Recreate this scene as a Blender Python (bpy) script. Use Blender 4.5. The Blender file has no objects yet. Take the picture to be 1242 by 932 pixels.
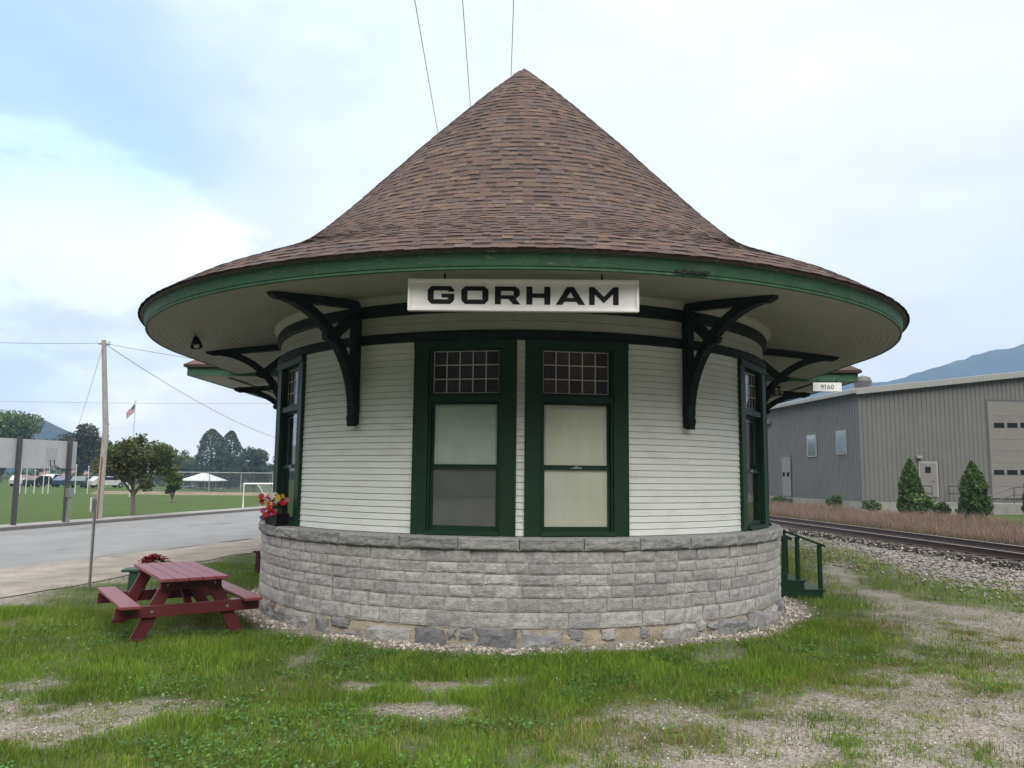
import bpy, bmesh, math, random
import numpy as np
from mathutils import Vector, Matrix, noise as mnoise
random.seed(7); rng = np.random.default_rng(11)
R = math.radians
scene = bpy.context.scene
COL = scene.collection

# ------------------------------------------------------------------ camera
D = 13.94; EYE = 2.0; FPX = 967.0
TH = R(6.6); ROLL = R(0.6); YAW = R(0.65)
fw0 = Vector((-math.sin(YAW), math.cos(YAW), 0)); rt0 = Vector((math.cos(YAW), math.sin(YAW), 0)); up0 = Vector((0, 0, 1))
FW = fw0*math.cos(TH) + up0*math.sin(TH); up1 = up0*math.cos(TH) - fw0*math.sin(TH)
RT = rt0*math.cos(ROLL) + up1*math.sin(ROLL); UP = up1*math.cos(ROLL) - rt0*math.sin(ROLL)
CAM = Vector((0, -D, EYE))
cd = bpy.data.cameras.new('camera'); cam = bpy.data.objects.new('camera', cd); COL.objects.link(cam)
cd.sensor_fit = 'HORIZONTAL'; cd.sensor_width = 36; cd.lens = 36*FPX/1242; cd.clip_start = .05; cd.clip_end = 20000
cam.matrix_world = Matrix(((RT.x, UP.x, -FW.x, CAM.x), (RT.y, UP.y, -FW.y, CAM.y), (RT.z, UP.z, -FW.z, CAM.z), (0, 0, 0, 1)))
scene.camera = cam

# ------------------------------------------------------------------ sky, sun, exposure
SUN_EL = R(44); SUN_AZ = R(160)          # clockwise from +Y
w = bpy.data.worlds.new('World'); scene.world = w; w.use_nodes = True
nt = w.node_tree; nt.nodes.clear()
def N(t, **k):
    n = nt.nodes.new(t)
    for a, b in k.items(): setattr(n, a, b)
    return n
def L(a, b): nt.links.new(a, b)
def math_n(op, a, b=None, c=None):
    n = N('ShaderNodeMath', operation=op)
    for i, v in enumerate((a, b, c)):
        if v is None: continue
        if isinstance(v, (int, float)): n.inputs[i].default_value = v
        else: L(v, n.inputs[i])
    return n.outputs[0]
sky = N('ShaderNodeTexSky', sky_type='NISHITA'); sky.sun_disc = False
sky.sun_elevation = SUN_EL; sky.sun_rotation = SUN_AZ; sky.air_density = 1.0; sky.dust_density = .6; sky.ozone_density = .9
bg1 = N('ShaderNodeBackground'); bg1.inputs[1].default_value = .15; L(sky.outputs[0], bg1.inputs[0])
tc = N('ShaderNodeTexCoord'); sep = N('ShaderNodeSeparateXYZ'); L(tc.outputs['Generated'], sep.inputs[0])
mp = N('ShaderNodeMapping'); mp.inputs['Scale'].default_value = (1.0, 1.0, 2.1); L(tc.outputs['Generated'], mp.inputs[0])
n1 = N('ShaderNodeTexNoise'); n1.inputs['Scale'].default_value = 2.3; n1.inputs['Detail'].default_value = 9; n1.inputs['Roughness'].default_value = .55; n1.inputs['Distortion'].default_value = .35
L(mp.outputs[0], n1.inputs['Vector'])
def lobe(px, py, sharp, noisy=.0):     # 1 in that direction of the sky, falling off
    d = (FW*FPX + RT*(px-621) - UP*(py-466)).normalized()
    v = N('ShaderNodeVectorMath', operation='DOT_PRODUCT'); L(tc.outputs['Generated'], v.inputs[0]); v.inputs[1].default_value = d
    x = math_n('SUBTRACT', v.outputs['Value'], 1.0)
    x = math_n('MULTIPLY', x, sharp)
    return math_n('EXPONENT', x)
blue = math_n('ADD', lobe(10, 60, 45), math_n('MULTIPLY', lobe(190, 215, 260), .42))
blue = math_n('ADD', blue, math_n('MULTIPLY', lobe(470, 60, 60), .34))
blue = math_n('ADD', blue, math_n('MULTIPLY', lobe(30, 455, 600), .4))
blue = math_n('ADD', blue, math_n('MULTIPLY', lobe(1160, 330, 90), .16))
# cloud cover 0..1
cov = math_n('SUBTRACT', math_n('ADD', math_n('MULTIPLY', n1.outputs[0], 3.4), -.32), math_n('MULTIPLY', blue, 1.25))
cov = math_n('ADD', cov, math_n('MULTIPLY', lobe(130, 290, 90), .55))
cr = N('ShaderNodeMapRange', interpolation_type='SMOOTHSTEP'); cr.inputs[1].default_value = .05; cr.inputs[2].default_value = 1.2; cr.inputs[3].default_value = .62; L(cov, cr.inputs[0])
# cloud brightness: thin bright cumulus at left, even grey veil elsewhere, brighter overhead
n2 = N('ShaderNodeTexNoise'); n2.inputs['Scale'].default_value = 4.5; n2.inputs['Detail'].default_value = 10; n2.inputs['Roughness'].default_value = .55
L(mp.outputs[0], n2.inputs['Vector'])
cum = math_n('MULTIPLY', math_n('ADD', lobe(140, 300, 70), math_n('MULTIPLY', lobe(60, 370, 120), .5)), 1.0)
ed = N('ShaderNodeMapRange', interpolation_type='SMOOTHSTEP'); ed.inputs[1].default_value = .42; ed.inputs[2].default_value = .98
L(math_n('ADD', cum, math_n('MULTIPLY', math_n('SUBTRACT', n2.outputs[0], .5), 3.6)), ed.inputs[0])
cb = math_n('ADD', .86, math_n('MULTIPLY', math_n('SUBTRACT', n2.outputs[0], .5), .36))
cb = math_n('ADD', cb, math_n('MULTIPLY', ed.outputs[0], .30))
zen = N('ShaderNodeMapRange', interpolation_type='SMOOTHSTEP'); zen.inputs[1].default_value = .52; zen.inputs[2].default_value = .95; L(sep.outputs['Z'], zen.inputs[0])
cb = math_n('ADD', cb, math_n('MULTIPLY', zen.outputs[0], .6))
hor = math_n('EXPONENT', math_n('MULTIPLY', math_n('ABSOLUTE', sep.outputs['Z']), -9.0))
cb = math_n('ADD', cb, math_n('MULTIPLY', hor, .30))
back = N('ShaderNodeMapRange', interpolation_type='SMOOTHSTEP'); back.inputs[1].default_value = .62; back.inputs[2].default_value = .1; back.inputs[3].default_value = 0; back.inputs[4].default_value = 1
L(sep.outputs['Y'], back.inputs[0])
hi = N('ShaderNodeMapRange', interpolation_type='SMOOTHSTEP'); hi.inputs[1].default_value = .24; hi.inputs[2].default_value = .66; hi.inputs[3].default_value = -.98; hi.inputs[4].default_value = 1.35; L(sep.outputs['Z'], hi.inputs[0])
cb = math_n('ADD', cb, math_n('MULTIPLY', back.outputs[0], hi.outputs[0]))  # out-of-frame sky dimmed low and lifted high to shape the wall's shading
bg2 = N('ShaderNodeBackground'); L(cb, bg2.inputs[1])
cmx = N('ShaderNodeMix', data_type='RGBA'); cmx.inputs[6].default_value = (.945, .972, 1.0, 1); cmx.inputs[7].default_value = (1.0, .92, .84, 1); L(hor, cmx.inputs[0]); 
cm2 = N('ShaderNodeMix', data_type='RGBA'); cm2.clamp_factor = True; L(math_n('MULTIPLY', blue, .95), cm2.inputs[0]); L(cmx.outputs[2], cm2.inputs[6]); cm2.inputs[7].default_value = (.66, .90, 1.12, 1)
cm3 = N('ShaderNodeMix', data_type='RGBA'); L(back.outputs[0], cm3.inputs[0]); L(cm2.outputs[2], cm3.inputs[6]); cm3.inputs[7].default_value = (1.0, .98, .945, 1); L(cm3.outputs[2], bg2.inputs[0])
mix = N('ShaderNodeMixShader'); L(cr.outputs[0], mix.inputs[0]); L(bg1.outputs[0], mix.inputs[1]); L(bg2.outputs[0], mix.inputs[2])
out = N('ShaderNodeOutputWorld'); L(mix.outputs[0], out.inputs[0])
w.cycles.sampling_method = 'MANUAL'; w.cycles.sample_map_resolution = 1024

sd = bpy.data.lights.new('sun', 'SUN'); sun = bpy.data.objects.new('sun', sd); COL.objects.link(sun)
sd.energy = .95; sd.angle = R(36); sd.color = (1, .97, .92)
sdir = Vector((math.sin(SUN_AZ)*math.cos(SUN_EL), math.cos(SUN_AZ)*math.cos(SUN_EL), math.sin(SUN_EL)))
sun.rotation_euler = (-sdir).to_track_quat('-Z', 'Y').to_euler(); sun.location = (10, -30, 40)
vs = scene.view_settings; vs.view_transform = 'Standard'; vs.look = 'None'; vs.gamma = 1; vs.use_curve_mapping = False
vs.exposure = 0.47

# ------------------------------------------------------------------ where the photo's points stand in the place
def ray(px, py): return FW*FPX + RT*(px-621) - UP*(py-466)
def G(px, py, z=0.0):
    d = ray(px, py); t = (z-EYE)/d.z; return CAM + d*t
def A(px, py, Y):
    d = ray(px, py); t = (Y+D)/d.y; return CAM + d*t
def PL(px, py, p0, n):
    d = ray(px, py); t = (p0-CAM).dot(n)/d.dot(n); return CAM + d*t

# ------------------------------------------------------------------ materials
MATS = {}
def mat(name, color, rough=.7, var=.15, scale=6.0, bump=0.0, bscale=None, attr=None, metal=0.0, spec=.5, stretch=(1, 1, 1), dirt=None, trans=0.0, coat=0.0):
    """one principled material: base colour (or the mesh's own colour attribute) broken up by noise, with bump and stains"""
    if name in MATS: return MATS[name]
    m = bpy.data.materials.new(name); m.use_nodes = True; t = m.node_tree; b = t.nodes['Principled BSDF']
    b.inputs['Roughness'].default_value = rough; b.inputs['Metallic'].default_value = metal; b.inputs['Specular IOR Level'].default_value = spec
    if coat: b.inputs['Coat Weight'].default_value = coat
    co = t.nodes.new('ShaderNodeTexCoord'); ma = t.nodes.new('ShaderNodeMapping'); ma.inputs['Scale'].default_value = stretch
    t.links.new(co.outputs['Object'], ma.inputs[0])
    nz = t.nodes.new('ShaderNodeTexNoise'); nz.inputs['Scale'].default_value = scale; nz.inputs['Detail'].default_value = 6; nz.inputs['Roughness'].default_value = .6
    t.links.new(ma.outputs[0], nz.inputs['Vector'])
    mr = t.nodes.new('ShaderNodeMapRange'); mr.inputs[1].default_value = .3; mr.inputs[2].default_value = .7; mr.inputs[3].default_value = 1-var; mr.inputs[4].default_value = 1+var
    t.links.new(nz.outputs[0], mr.inputs[0])
    mul = t.nodes.new('ShaderNodeVectorMath'); mul.operation = 'SCALE'
    if attr:
        at = t.nodes.new('ShaderNodeAttribute'); at.attribute_name = attr; t.links.new(at.outputs['Color'], mul.inputs[0])
    else: mul.inputs[0].default_value = color[:3]
    t.links.new(mr.outputs[0], mul.inputs['Scale'])
    last = mul.outputs[0]
    if dirt:                     # (colour, noise scale, threshold, softness, strength, stretch)
        dc, ds, th, so, st, sx = dirt
        m2 = t.nodes.new('ShaderNodeMapping'); m2.inputs['Scale'].default_value = sx; t.links.new(co.outputs['Object'], m2.inputs[0])
        z2 = t.nodes.new('ShaderNodeTexNoise'); z2.inputs['Scale'].default_value = ds; z2.inputs['Detail'].default_value = 8; z2.inputs['Roughness'].default_value = .65
        t.links.new(m2.outputs[0], z2.inputs['Vector'])
        r2 = t.nodes.new('ShaderNodeMapRange'); r2.inputs[1].default_value = th; r2.inputs[2].default_value = th+so; r2.inputs[3].default_value = 0; r2.inputs[4].default_value = st
        t.links.new(z2.outputs[0], r2.inputs[0])
        mx = t.nodes.new('ShaderNodeMix'); mx.data_type = 'RGBA'; t.links.new(r2.outputs[0], mx.inputs[0])
        t.links.new(last, mx.inputs[6]); mx.inputs[7].default_value = (*dc, 1); last = mx.outputs[2]
    t.links.new(last, b.inputs['Base Color'])
    if bump:
        z3 = t.nodes.new('ShaderNodeTexNoise'); z3.inputs['Scale'].default_value = bscale or scale*4; z3.inputs['Detail'].default_value = 6
        t.links.new(ma.outputs[0], z3.inputs['Vector'])
        bp = t.nodes.new('ShaderNodeBump'); bp.inputs['Strength'].default_value = bump; bp.inputs['Distance'].default_value = .02
        t.links.new(z3.outputs[0], bp.inputs['Height']); t.links.new(bp.outputs[0], b.inputs['Normal'])
    if trans:
        tr = t.nodes.new('ShaderNodeBsdfTranslucent'); t.links.new(last, tr.inputs[0]); ms = t.nodes.new('ShaderNodeMixShader'); ms.inputs[0].default_value = trans
        o = t.nodes['Material Output']; t.links.new(b.outputs[0], ms.inputs[1]); t.links.new(tr.outputs[0], ms.inputs[2]); t.links.new(ms.outputs[0], o.inputs[0])
    MATS[name] = m; return m
def glass(name, tint, gloss, rough=.02):
    m = bpy.data.materials.new(name); m.use_nodes = True; t = m.node_tree; t.nodes.clear()
    a = t.nodes.new('ShaderNodeBsdfTransparent'); a.inputs[0].default_value = (*tint, 1)
    g = t.nodes.new('ShaderNodeBsdfGlossy'); g.inputs['Roughness'].default_value = rough; g.inputs[0].default_value = (.95, .97, 1, 1)
    lw = t.nodes.new('ShaderNodeFresnel'); lw.inputs[0].default_value = 1.5
    mm = t.nodes.new('ShaderNodeMath'); mm.operation = 'MULTIPLY_ADD'; mm.inputs[1].default_value = .8; mm.inputs[2].default_value = gloss
    mm.use_clamp = True; t.links.new(lw.outputs[0], mm.inputs[0])
    nz = t.nodes.new('ShaderNodeTexNoise'); nz.inputs['Scale'].default_value = 1.6; bp = t.nodes.new('ShaderNodeBump'); bp.inputs['Strength'].default_value = .03; bp.inputs['Distance'].default_value = .03
    co = t.nodes.new('ShaderNodeTexCoord'); t.links.new(co.outputs['Object'], nz.inputs['Vector']); t.links.new(nz.outputs[0], bp.inputs['Height']); t.links.new(bp.outputs[0], g.inputs['Normal'])
    x = t.nodes.new('ShaderNodeMixShader'); t.links.new(mm.outputs[0], x.inputs[0]); t.links.new(a.outputs[0], x.inputs[1]); t.links.new(g.outputs[0], x.inputs[2])
    o = t.nodes.new('ShaderNodeOutputMaterial'); t.links.new(x.outputs[0], o.inputs[0]); return m

M_SIDING = mat('painted clapboard', (.675, .705, .672), .55, .05, 3, .12, 30, stretch=(1, 1, 5), dirt=((.33, .35, .29), 2.2, .52, .3, .45, (1, 1, 2.5)))
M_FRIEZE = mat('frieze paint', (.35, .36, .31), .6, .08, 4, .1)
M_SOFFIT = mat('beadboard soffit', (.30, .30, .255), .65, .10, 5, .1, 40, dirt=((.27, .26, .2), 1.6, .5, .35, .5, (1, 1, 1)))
M_GREEN = mat('weathered green fascia paint', (.027, .088, .044), .65, .28, 9, .3, 60, dirt=((.22, .27, .19), 7, .60, .16, .55, (1, 1, 2.5)))
M_DKGREEN = mat('dark green trim paint', (.009, .034, .016), .5, .18, 8, .12, 70, spec=.25)
M_BLKGREEN = mat('near black green bracket paint', (.005, .011, .008), .6, .2, 10, .15, 80, spec=.2, dirt=((.02, .07, .04), 6, .55, .2, .5, (1, 1, 1)))
M_SHINGLE = mat('asphalt shingle', (0, 0, 0), .9, .30, 26, .5, 160, attr='col', spec=.25, dirt=((.14, .11, .095), 1.1, .48, .3, .30, (1, 1, .5)))
M_DRIP = mat('flaking brown drip edge', (.085, .06, .052), .75, .3, 8, .3, 50, dirt=((.5, .45, .42), 13, .62, .05, .8, (1, 1, 5)))
M_STONE = mat('rock faced granite', (0, 0, 0), .88, .24, 14, .7, 45, attr='col', spec=.3, dirt=((.10, .10, .105), 4.5, .60, .2, .5, (1, 1, 1)))
M_MORTAR = mat('lime mortar', (.43, .405, .365), .95, .16, 9, .6, 60, spec=.2)
M_TANMORTAR = mat('tan mortar', (.33, .285, .225), .95, .25, 7, .8, 40, spec=.2)
M_BLIND = mat('cream blind', (.86, .825, .70), .8, .07, 2.5, .05, 7, stretch=(3, 3, .5))
M_SCREEN = mat('grey window film', (.20, .20, .185), .8, .10, 3, 0)
M_FILM = mat('pale greenish blind', (.66, .71, .65), .8, .12, 2.2, 0)
M_PURPLE = mat('purple textured glass', (.034, .026, .042), .12, .35, 24, .6, 55)
M_BROWN = mat('brown textured glass', (.052, .03, .032), .12, .45, 24, .6, 55)
M_LEAD = mat('pale glazing bars', (.55, .53, .5), .5, .08, 9)
M_WHITE = mat('white painted board', (.78, .77, .76), .5, .05, 5, .08, 50, dirt=((.5, .47, .43), 6, .62, .2, .35, (1, 1, 1)))
M_BLACK = mat('black lettering', (.008, .0075, .008), .6, .2, 20, spec=.2)
M_GLASS = glass('window glass', (.95, .97, .96), .0)
M_DARKIN = mat('dark interior', (.01, .01, .01), .9, 0.1)
M_RED = mat('red stained wood', (.10, .012, .015), .42, .25, 9, .25, 60, stretch=(1, 8, 8), dirt=((.25, .10, .10), 5, .58, .2, .35, (1, 6, 6)))
M_REDTOP = mat('sheen toned red top', (.19, .043, .05), .38, .22, 7, .25, 50, stretch=(1, 9, 9), dirt=((.30, .16, .16), 4, .52, .25, .45, (1, 8, 8)))  # lighter red: the sky's sheen on the boards put into the colour
M_STEEL = mat('galvanised steel', (.33, .34, .35), .4, .1, 12, metal=.7)
M_WOODPOLE = mat('grey weathered pole', (.30, .285, .265), .85, .25, 4, .4, 20, stretch=(6, 6, .6), dirt=((.16, .11, .07), 2, .55, .2, .6, (4, 4, .5)))
M_WIRE = mat('black wire', (.05, .05, .055), .6, 0.05)

# ------------------------------------------------------------------ mesh helpers
class MB:
    def __init__(s): s.v = []; s.f = []; s.c = []; s.cur = None
    def face(s, pts, c=None):
        i = len(s.v); s.v += [tuple(p) for p in pts]; s.f.append(list(range(i, i+len(pts)))); s.c.append(c or s.cur)
    def hexa(s, p, c=None):        # 8 corners: bottom loop then top loop (counter-clockwise from above)
        i = len(s.v); s.v += [tuple(q) for q in p]
        for f in ((3, 2, 1, 0), (4, 5, 6, 7), (0, 1, 5, 4), (1, 2, 6, 5), (2, 3, 7, 6), (3, 0, 4, 7)):
            s.f.append([i+k for k in f]); s.c.append(c or s.cur)
    def box(s, x0, x1, y0, y1, z0, z1, T=None, c=None):
        p = [(x0, y0, z0), (x1, y0, z0), (x1, y1, z0), (x0, y1, z0), (x0, y0, z1), (x1, y0, z1), (x1, y1, z1), (x0, y1, z1)]
        if T: p = [T @ Vector(q) for q in p]
        s.hexa(p, c)
    def bar(s, a, b, wd, ht, up=(0, 0, 1), c=None):       # a square timber from a to b
        a = Vector(a); b = Vector(b); d = (b-a).normalized(); u = Vector(up); u = (u - d*u.dot(d)).normalized(); r = d.cross(u)
        q = []
        for e in (a, b):
            q += [e - r*wd/2 - u*ht/2, e + r*wd/2 - u*ht/2, e + r*wd/2 + u*ht/2, e - r*wd/2 + u*ht/2]
        s.hexa(q, c)
    def tube(s, pts, rad, n=8, cap=True, c=None):
        pts = [Vector(p) for p in pts]; rr = rad if isinstance(rad, (list, tuple)) else [rad]*len(pts); base = len(s.v)
        ref = Vector((0, 0, 1))
        for k, p in enumerate(pts):
            d = (pts[min(k+1, len(pts)-1)] - pts[max(k-1, 0)]).normalized()
            if abs(d.dot(ref)) > .95: u = Vector((1, 0, 0))
            else: u = ref
            u = (u - d*u.dot(d)).normalized(); r = d.cross(u)
            for j in range(n):
                a = 2*math.pi*j/n; s.v.append(tuple(p + (u*math.cos(a) + r*math.sin(a))*rr[k]))
        for k in range(len(pts)-1):
            for j in range(n):
                s.f.append([base+k*n+j, base+k*n+(j+1) % n, base+(k+1)*n+(j+1) % n, base+(k+1)*n+j]); s.c.append(c or s.cur)
        if cap:
            s.f.append([base+j for j in range(n)][::-1]); s.c.append(c or s.cur)
            s.f.append([base+(len(pts)-1)*n+j for j in range(n)]); s.c.append(c or s.cur)
    def prism(s, poly, ext, T=None, c=None):       # poly in xz, from y=ext[0] to ext[1]
        a = [Vector((x, ext[0], z)) for x, z in poly]; b = [Vector((x, ext[1], z)) for x, z in poly]
        if T: a = [T @ p for p in a]; b = [T @ p for p in b]
        n = len(poly); i = len(s.v); s.v += [tuple(p) for p in a+b]
        s.f.append([i+k for k in range(n)]); s.c.append(c or s.cur); s.f.append([i+n+k for k in range(n)][::-1]); s.c.append(c or s.cur)
        for k in range(n): s.f.append([i+k, i+n+k, i+n+(k+1) % n, i+(k+1) % n]); s.c.append(c or s.cur)
    def lathe(s, prof, n=16, o=(0, 0, 0), c=None):
        i = len(s.v)
        for r, z in prof:
            for j in range(n):
                a = 2*math.pi*j/n; s.v.append((o[0]+r*math.cos(a), o[1]+r*math.sin(a), o[2]+z))
        for k in range(len(prof)-1):
            for j in range(n): s.f.append([i+k*n+j, i+k*n+(j+1) % n, i+(k+1)*n+(j+1) % n, i+(k+1)*n+j]); s.c.append(c or s.cur)
    def ball(s, o, r, n=8, c=None, sq=(1, 1, 1)):
        s0 = len(s.v); s.lathe([(max(1e-3, r*math.sin(math.pi*k/n)), -r*math.cos(math.pi*k/n)) for k in range(n+1)], n+2, (0, 0, 0), c)
        for k in range(s0, len(s.v)): v = s.v[k]; s.v[k] = (o[0]+v[0]*sq[0], o[1]+v[1]*sq[1], o[2]+v[2]*sq[2])
    def build(s, name, m, parent=None, smooth=False, bevel=0, recalc=True):
        me = bpy.data.meshes.new(name); me.from_pydata(s.v, [], s.f)
        if any(c is not None for c in s.c):
            at = me.attributes.new('col', 'FLOAT_COLOR', 'FACE'); flat = []
            for c in s.c: flat += [*(c or (.5, .5, .5))[:3], 1.0]
            at.data.foreach_set('color', flat)
        if recalc:
            bm = bmesh.new(); bm.from_mesh(me); bmesh.ops.recalc_face_normals(bm, faces=bm.faces); bm.to_mesh(me); bm.free()
        if smooth: me.polygons.foreach_set('use_smooth', [True]*len(me.polygons))
        me.update(); me.materials.append(m)
        o = bpy.data.objects.new(name, me); COL.objects.link(o)
        if parent: o.parent = parent
        if bevel:
            b = o.modifiers.new('bevel', 'BEVEL'); b.width = bevel; b.segments = 2; b.limit_method = 'ANGLE'; b.angle_limit = R(40)
        return o
def tag(o, label=None, cat=None, group=None, kind=None):
    for k, v in (('label', label), ('category', cat), ('group', group), ('kind', kind)):
        if v: o[k] = v
    return o
def thing(name, label, cat, loc=(0, 0, 0), rz=0, group=None):
    o = bpy.data.objects.new(name, None); COL.objects.link(o); o.location = loc; o.rotation_euler = (0, 0, rz); o.empty_display_size = .3
    return tag(o, label, cat, group)
def copy_tree(o, parent=None):
    c = o.copy(); COL.objects.link(c); c.parent = parent
    for ch in list(o.children): copy_tree(ch, c)
    return c
def mesh_np(name, m, verts, quads, cols=None, parent=None):
    """fast path: verts (n,3), faces (k,3 or 4) all one size, cols (k,3) face colours"""
    me = bpy.data.meshes.new(name); k, n = quads.shape
    me.vertices.add(len(verts)); me.vertices.foreach_set('co', verts.astype(np.float32).ravel())
    me.loops.add(k*n); me.loops.foreach_set('vertex_index', quads.astype(np.int32).ravel())
    me.polygons.add(k); me.polygons.foreach_set('loop_start', np.arange(0, k*n, n, dtype=np.int32)); me.polygons.foreach_set('loop_total', np.full(k, n, np.int32))
    if cols is not None:
        at = me.attributes.new('col', 'FLOAT_COLOR', 'FACE'); at.data.foreach_set('color', np.hstack([cols, np.ones((k, 1))]).astype(np.float32).ravel())
    me.update(calc_edges=True); me.validate(); me.materials.append(m)
    o = bpy.data.objects.new(name, me); COL.objects.link(o)
    if parent: o.parent = parent
    return o
# numpy value noise
_P = rng.random((256, 256))
def vn(x, y):
    xi = np.floor(x).astype(int); yi = np.floor(y).astype(int); fx = x-xi; fy = y-yi; fx = fx*fx*(3-2*fx); fy = fy*fy*(3-2*fy)
    a = _P[xi & 255, yi & 255]; b = _P[(xi+1) & 255, yi & 255]; c = _P[xi & 255, (yi+1) & 255]; d = _P[(xi+1) & 255, (yi+1) & 255]
    return (a*(1-fx)+b*fx)*(1-fy) + (c*(1-fx)+d*fx)*fy
def fbm(x, y, o=4):
    s = 0; a = .5; t = 0
    for k in range(o): s = s + a*vn(x*2**k + 17.3*k, y*2**k - 9.1*k); t += a; a *= .5
    return s/t
def inpoly(px, py, poly):
    c = np.zeros(px.shape, bool); n = len(poly)
    for i in range(n):
        x0, y0 = poly[i]; x1, y1 = poly[(i+1) % n]
        if y0 == y1: continue
        k = ((y0 > py) != (y1 > py)) & (px < (x1-x0)*(py-y0)/(y1-y0)+x0); c ^= k
    return c
def sdist(px, py, poly):          # signed distance, positive inside
    d = np.full(px.shape, 1e9); n = len(poly)
    for i in range(n):
        ax, ay = poly[i]; bx, by = poly[(i+1) % n]; ex, ey = bx-ax, by-ay
        t = np.clip(((px-ax)*ex+(py-ay)*ey)/(ex*ex+ey*ey+1e-9), 0, 1); d = np.minimum(d, np.hypot(px-ax-t*ex, py-ay-t*ey))
    return np.where(inpoly(px, py, poly), d, -d)
def ss(x, a, b):
    t = np.clip((x-a)/(b-a), 0, 1); return t*t*(3-2*t)

# ------------------------------------------------------------------ ground
TRK_S = -.098; TRK_X = 12.55            # track centre line: x = TRK_X + TRK_S*(y-5)
def trk(y): return TRK_X + TRK_S*(y-5)
def g2(*pp): return [(G(x, y).x, G(x, y).y) for x, y in pp]
lawn = [(-30, -20), (-2.2, -20), (.2, -9.6)] + g2((740, 930), (790, 905), (860, 880), (960, 853), (1060, 822), (1115, 790), (1118, 768), (1062, 738), (1010, 708), (985, 690), (960, 668)) + [(5.3, 9), (5.0, 30), (-4, 30), (-6.0, 14)] + g2((310, 668), (200, 690), (108, 706), (0, 730)) + [(-10.6, -8), (-14, -20)]
bare = [g2((-30, 905), (-30, 872), (60, 862), (170, 848), (262, 850), (252, 866), (200, 876), (120, 886), (70, 905)),
        g2((450, 868), (470, 856), (520, 850), (572, 862), (560, 876), (500, 882)),
        g2((470, 838), (500, 827), (560, 823), (610, 830), (580, 838), (520, 842)),
        g2((400, 832), (420, 824), (470, 828), (450, 838)),
        g2((720, 872), (770, 864), (800, 872), (760, 882)),
        g2((-20, 865), (-20, 850), (40, 848), (50, 858))]
rightgrass = [g2((1010, 676), (1045, 668), (1085, 690), (1150, 706), (1260, 722), (1290, 752), (1180, 738), (1100, 722), (1040, 706)),
              g2((1060, 775), (1150, 760), (1260, 800), (1260, 850), (1150, 830), (1090, 815)),
              g2((935, 690), (930, 655), (980, 650), (1050, 668), (1000, 690))]
asph_near = [(-14.6, -14), (-10.5, 2.4), (-8.13, 11.56), (-4.9, 29), (1.0, 61)]
kerb_line = [(-22.0, -14), (-17.24, 12.72), (-14.22, 29.34), (-8.0, 63)]
def polyx(line, y):
    ys = [p[1] for p in line]; xs = [p[0] for p in line]; return np.interp(y, ys, xs)
def masks(x, y):
    """(lush, sparse, sand, ballast) cover at points of the ground"""
    wob = (fbm(x*1.3, y*1.3)-.5)*1.1 + (fbm(x*5, y*5, 3)-.5)*.35
    d = sdist(x, y, lawn) + wob*.8
    lush = ss(d, -.45, .75)
    for p in bare:
        b = sdist(x, y, p) + (fbm(x*4+9, y*4, 4)-.5)*.42
        lush = lush*(1-ss(b, -.2, .16)*.97)
    thin = ss(fbm(x*.9+3, y*.9+8, 4), .60, .74)*.6
    lush = lush*(1-thin)
    rg = np.zeros_like(x)
    for k, p in enumerate(rightgrass):
        rg = np.maximum(rg, ss(sdist(x, y, p) + wob*.9, -.3, .5)*(.75, .4, .75)[k])
    foot = np.hypot(x, np.minimum(y, 0)); foot = np.where(y > 0, np.abs(x), foot)
    near = ss(foot, 4.46, 4.9)
    lush = lush*near; rg = rg*near
    spr = (ss(fbm(x*2.2+5, y*2.2, 4), .40, .66)*.8+.2)*ss(d, -6.5, -.3)*(x > -7)
    bal = ss(x - trk(y) + 4.2 + wob, 0, 1.2)*(1-ss(x - trk(y), 2.0, 3.0))
    spr = spr*(1-bal)*near
    fx = polyx(kerb_line, y) - 1.4
    field = ss(fx - x, 0, .2)
    far = ss(x-trk(y), 1.2, 2.2)
    behind = ss(y, 26, 30)*(x > polyx(asph_near, y)+2)*(1-bal)
    return np.clip(np.maximum(lush, rg), 0, 1), spr, bal, np.maximum(field, behind), far
def dip(x, y):
    x = np.asarray(x, float); y = np.asarray(y, float); q = x/np.maximum(y+D, 1); return -3.0*ss(y, 64, 140)*ss(-x, 6, 16)*ss(q, -.49, -.44)
def hgt(x, y):
    h = (fbm(x*.5, y*.5, 3)-.5)*.10 + (fbm(x*2.4, y*2.4, 3)-.5)*.035
    k = ss(-y, 1.0, 4)*ss(x, -9, -7.5)*ss(10-x, 1.5, 3)
    return h*k - .012
ax = np.concatenate([[-3000, -1200, -600, -300, -160, -100, -70, -50, -40, -32, -26, -22], np.arange(-19, -9.6, .5), np.arange(-9.5, 9.6, .07), np.arange(9.8, 17, .25), [18, 20, 23, 27, 32, 40, 55, 80, 130, 250, 500, 1100, 3000]])
ay = np.concatenate([[-60, -40, -28, -22, -18, -15], np.arange(-13, -9.9, .3), np.arange(-9.8, 3, .07), np.arange(3.2, 16, .3), np.arange(16.5, 34, .8), [36, 40, 45, 52, 56, 60, 64, 68, 73, 80, 90, 100, 110, 120, 130, 150, 220, 350, 700, 1400, 2900]])
gx, gy = np.meshgrid(ax, ay); gxf, gyf = gx.ravel(), gy.ravel()
lush, spr, bal, field, farside = masks(gxf, gyf); lush = np.maximum(lush, farside)
gz = hgt(gxf, gyf) + dip(gxf, gyf)
gv = np.stack([gxf, gyf, gz], 1); nx, ny = len(ax), len(ay)
ii = (np.arange(ny-1)[:, None]*nx + np.arange(nx-1)[None, :]).ravel(); gq = np.stack([ii, ii+1, ii+1+nx, ii+nx], 1)
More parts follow.
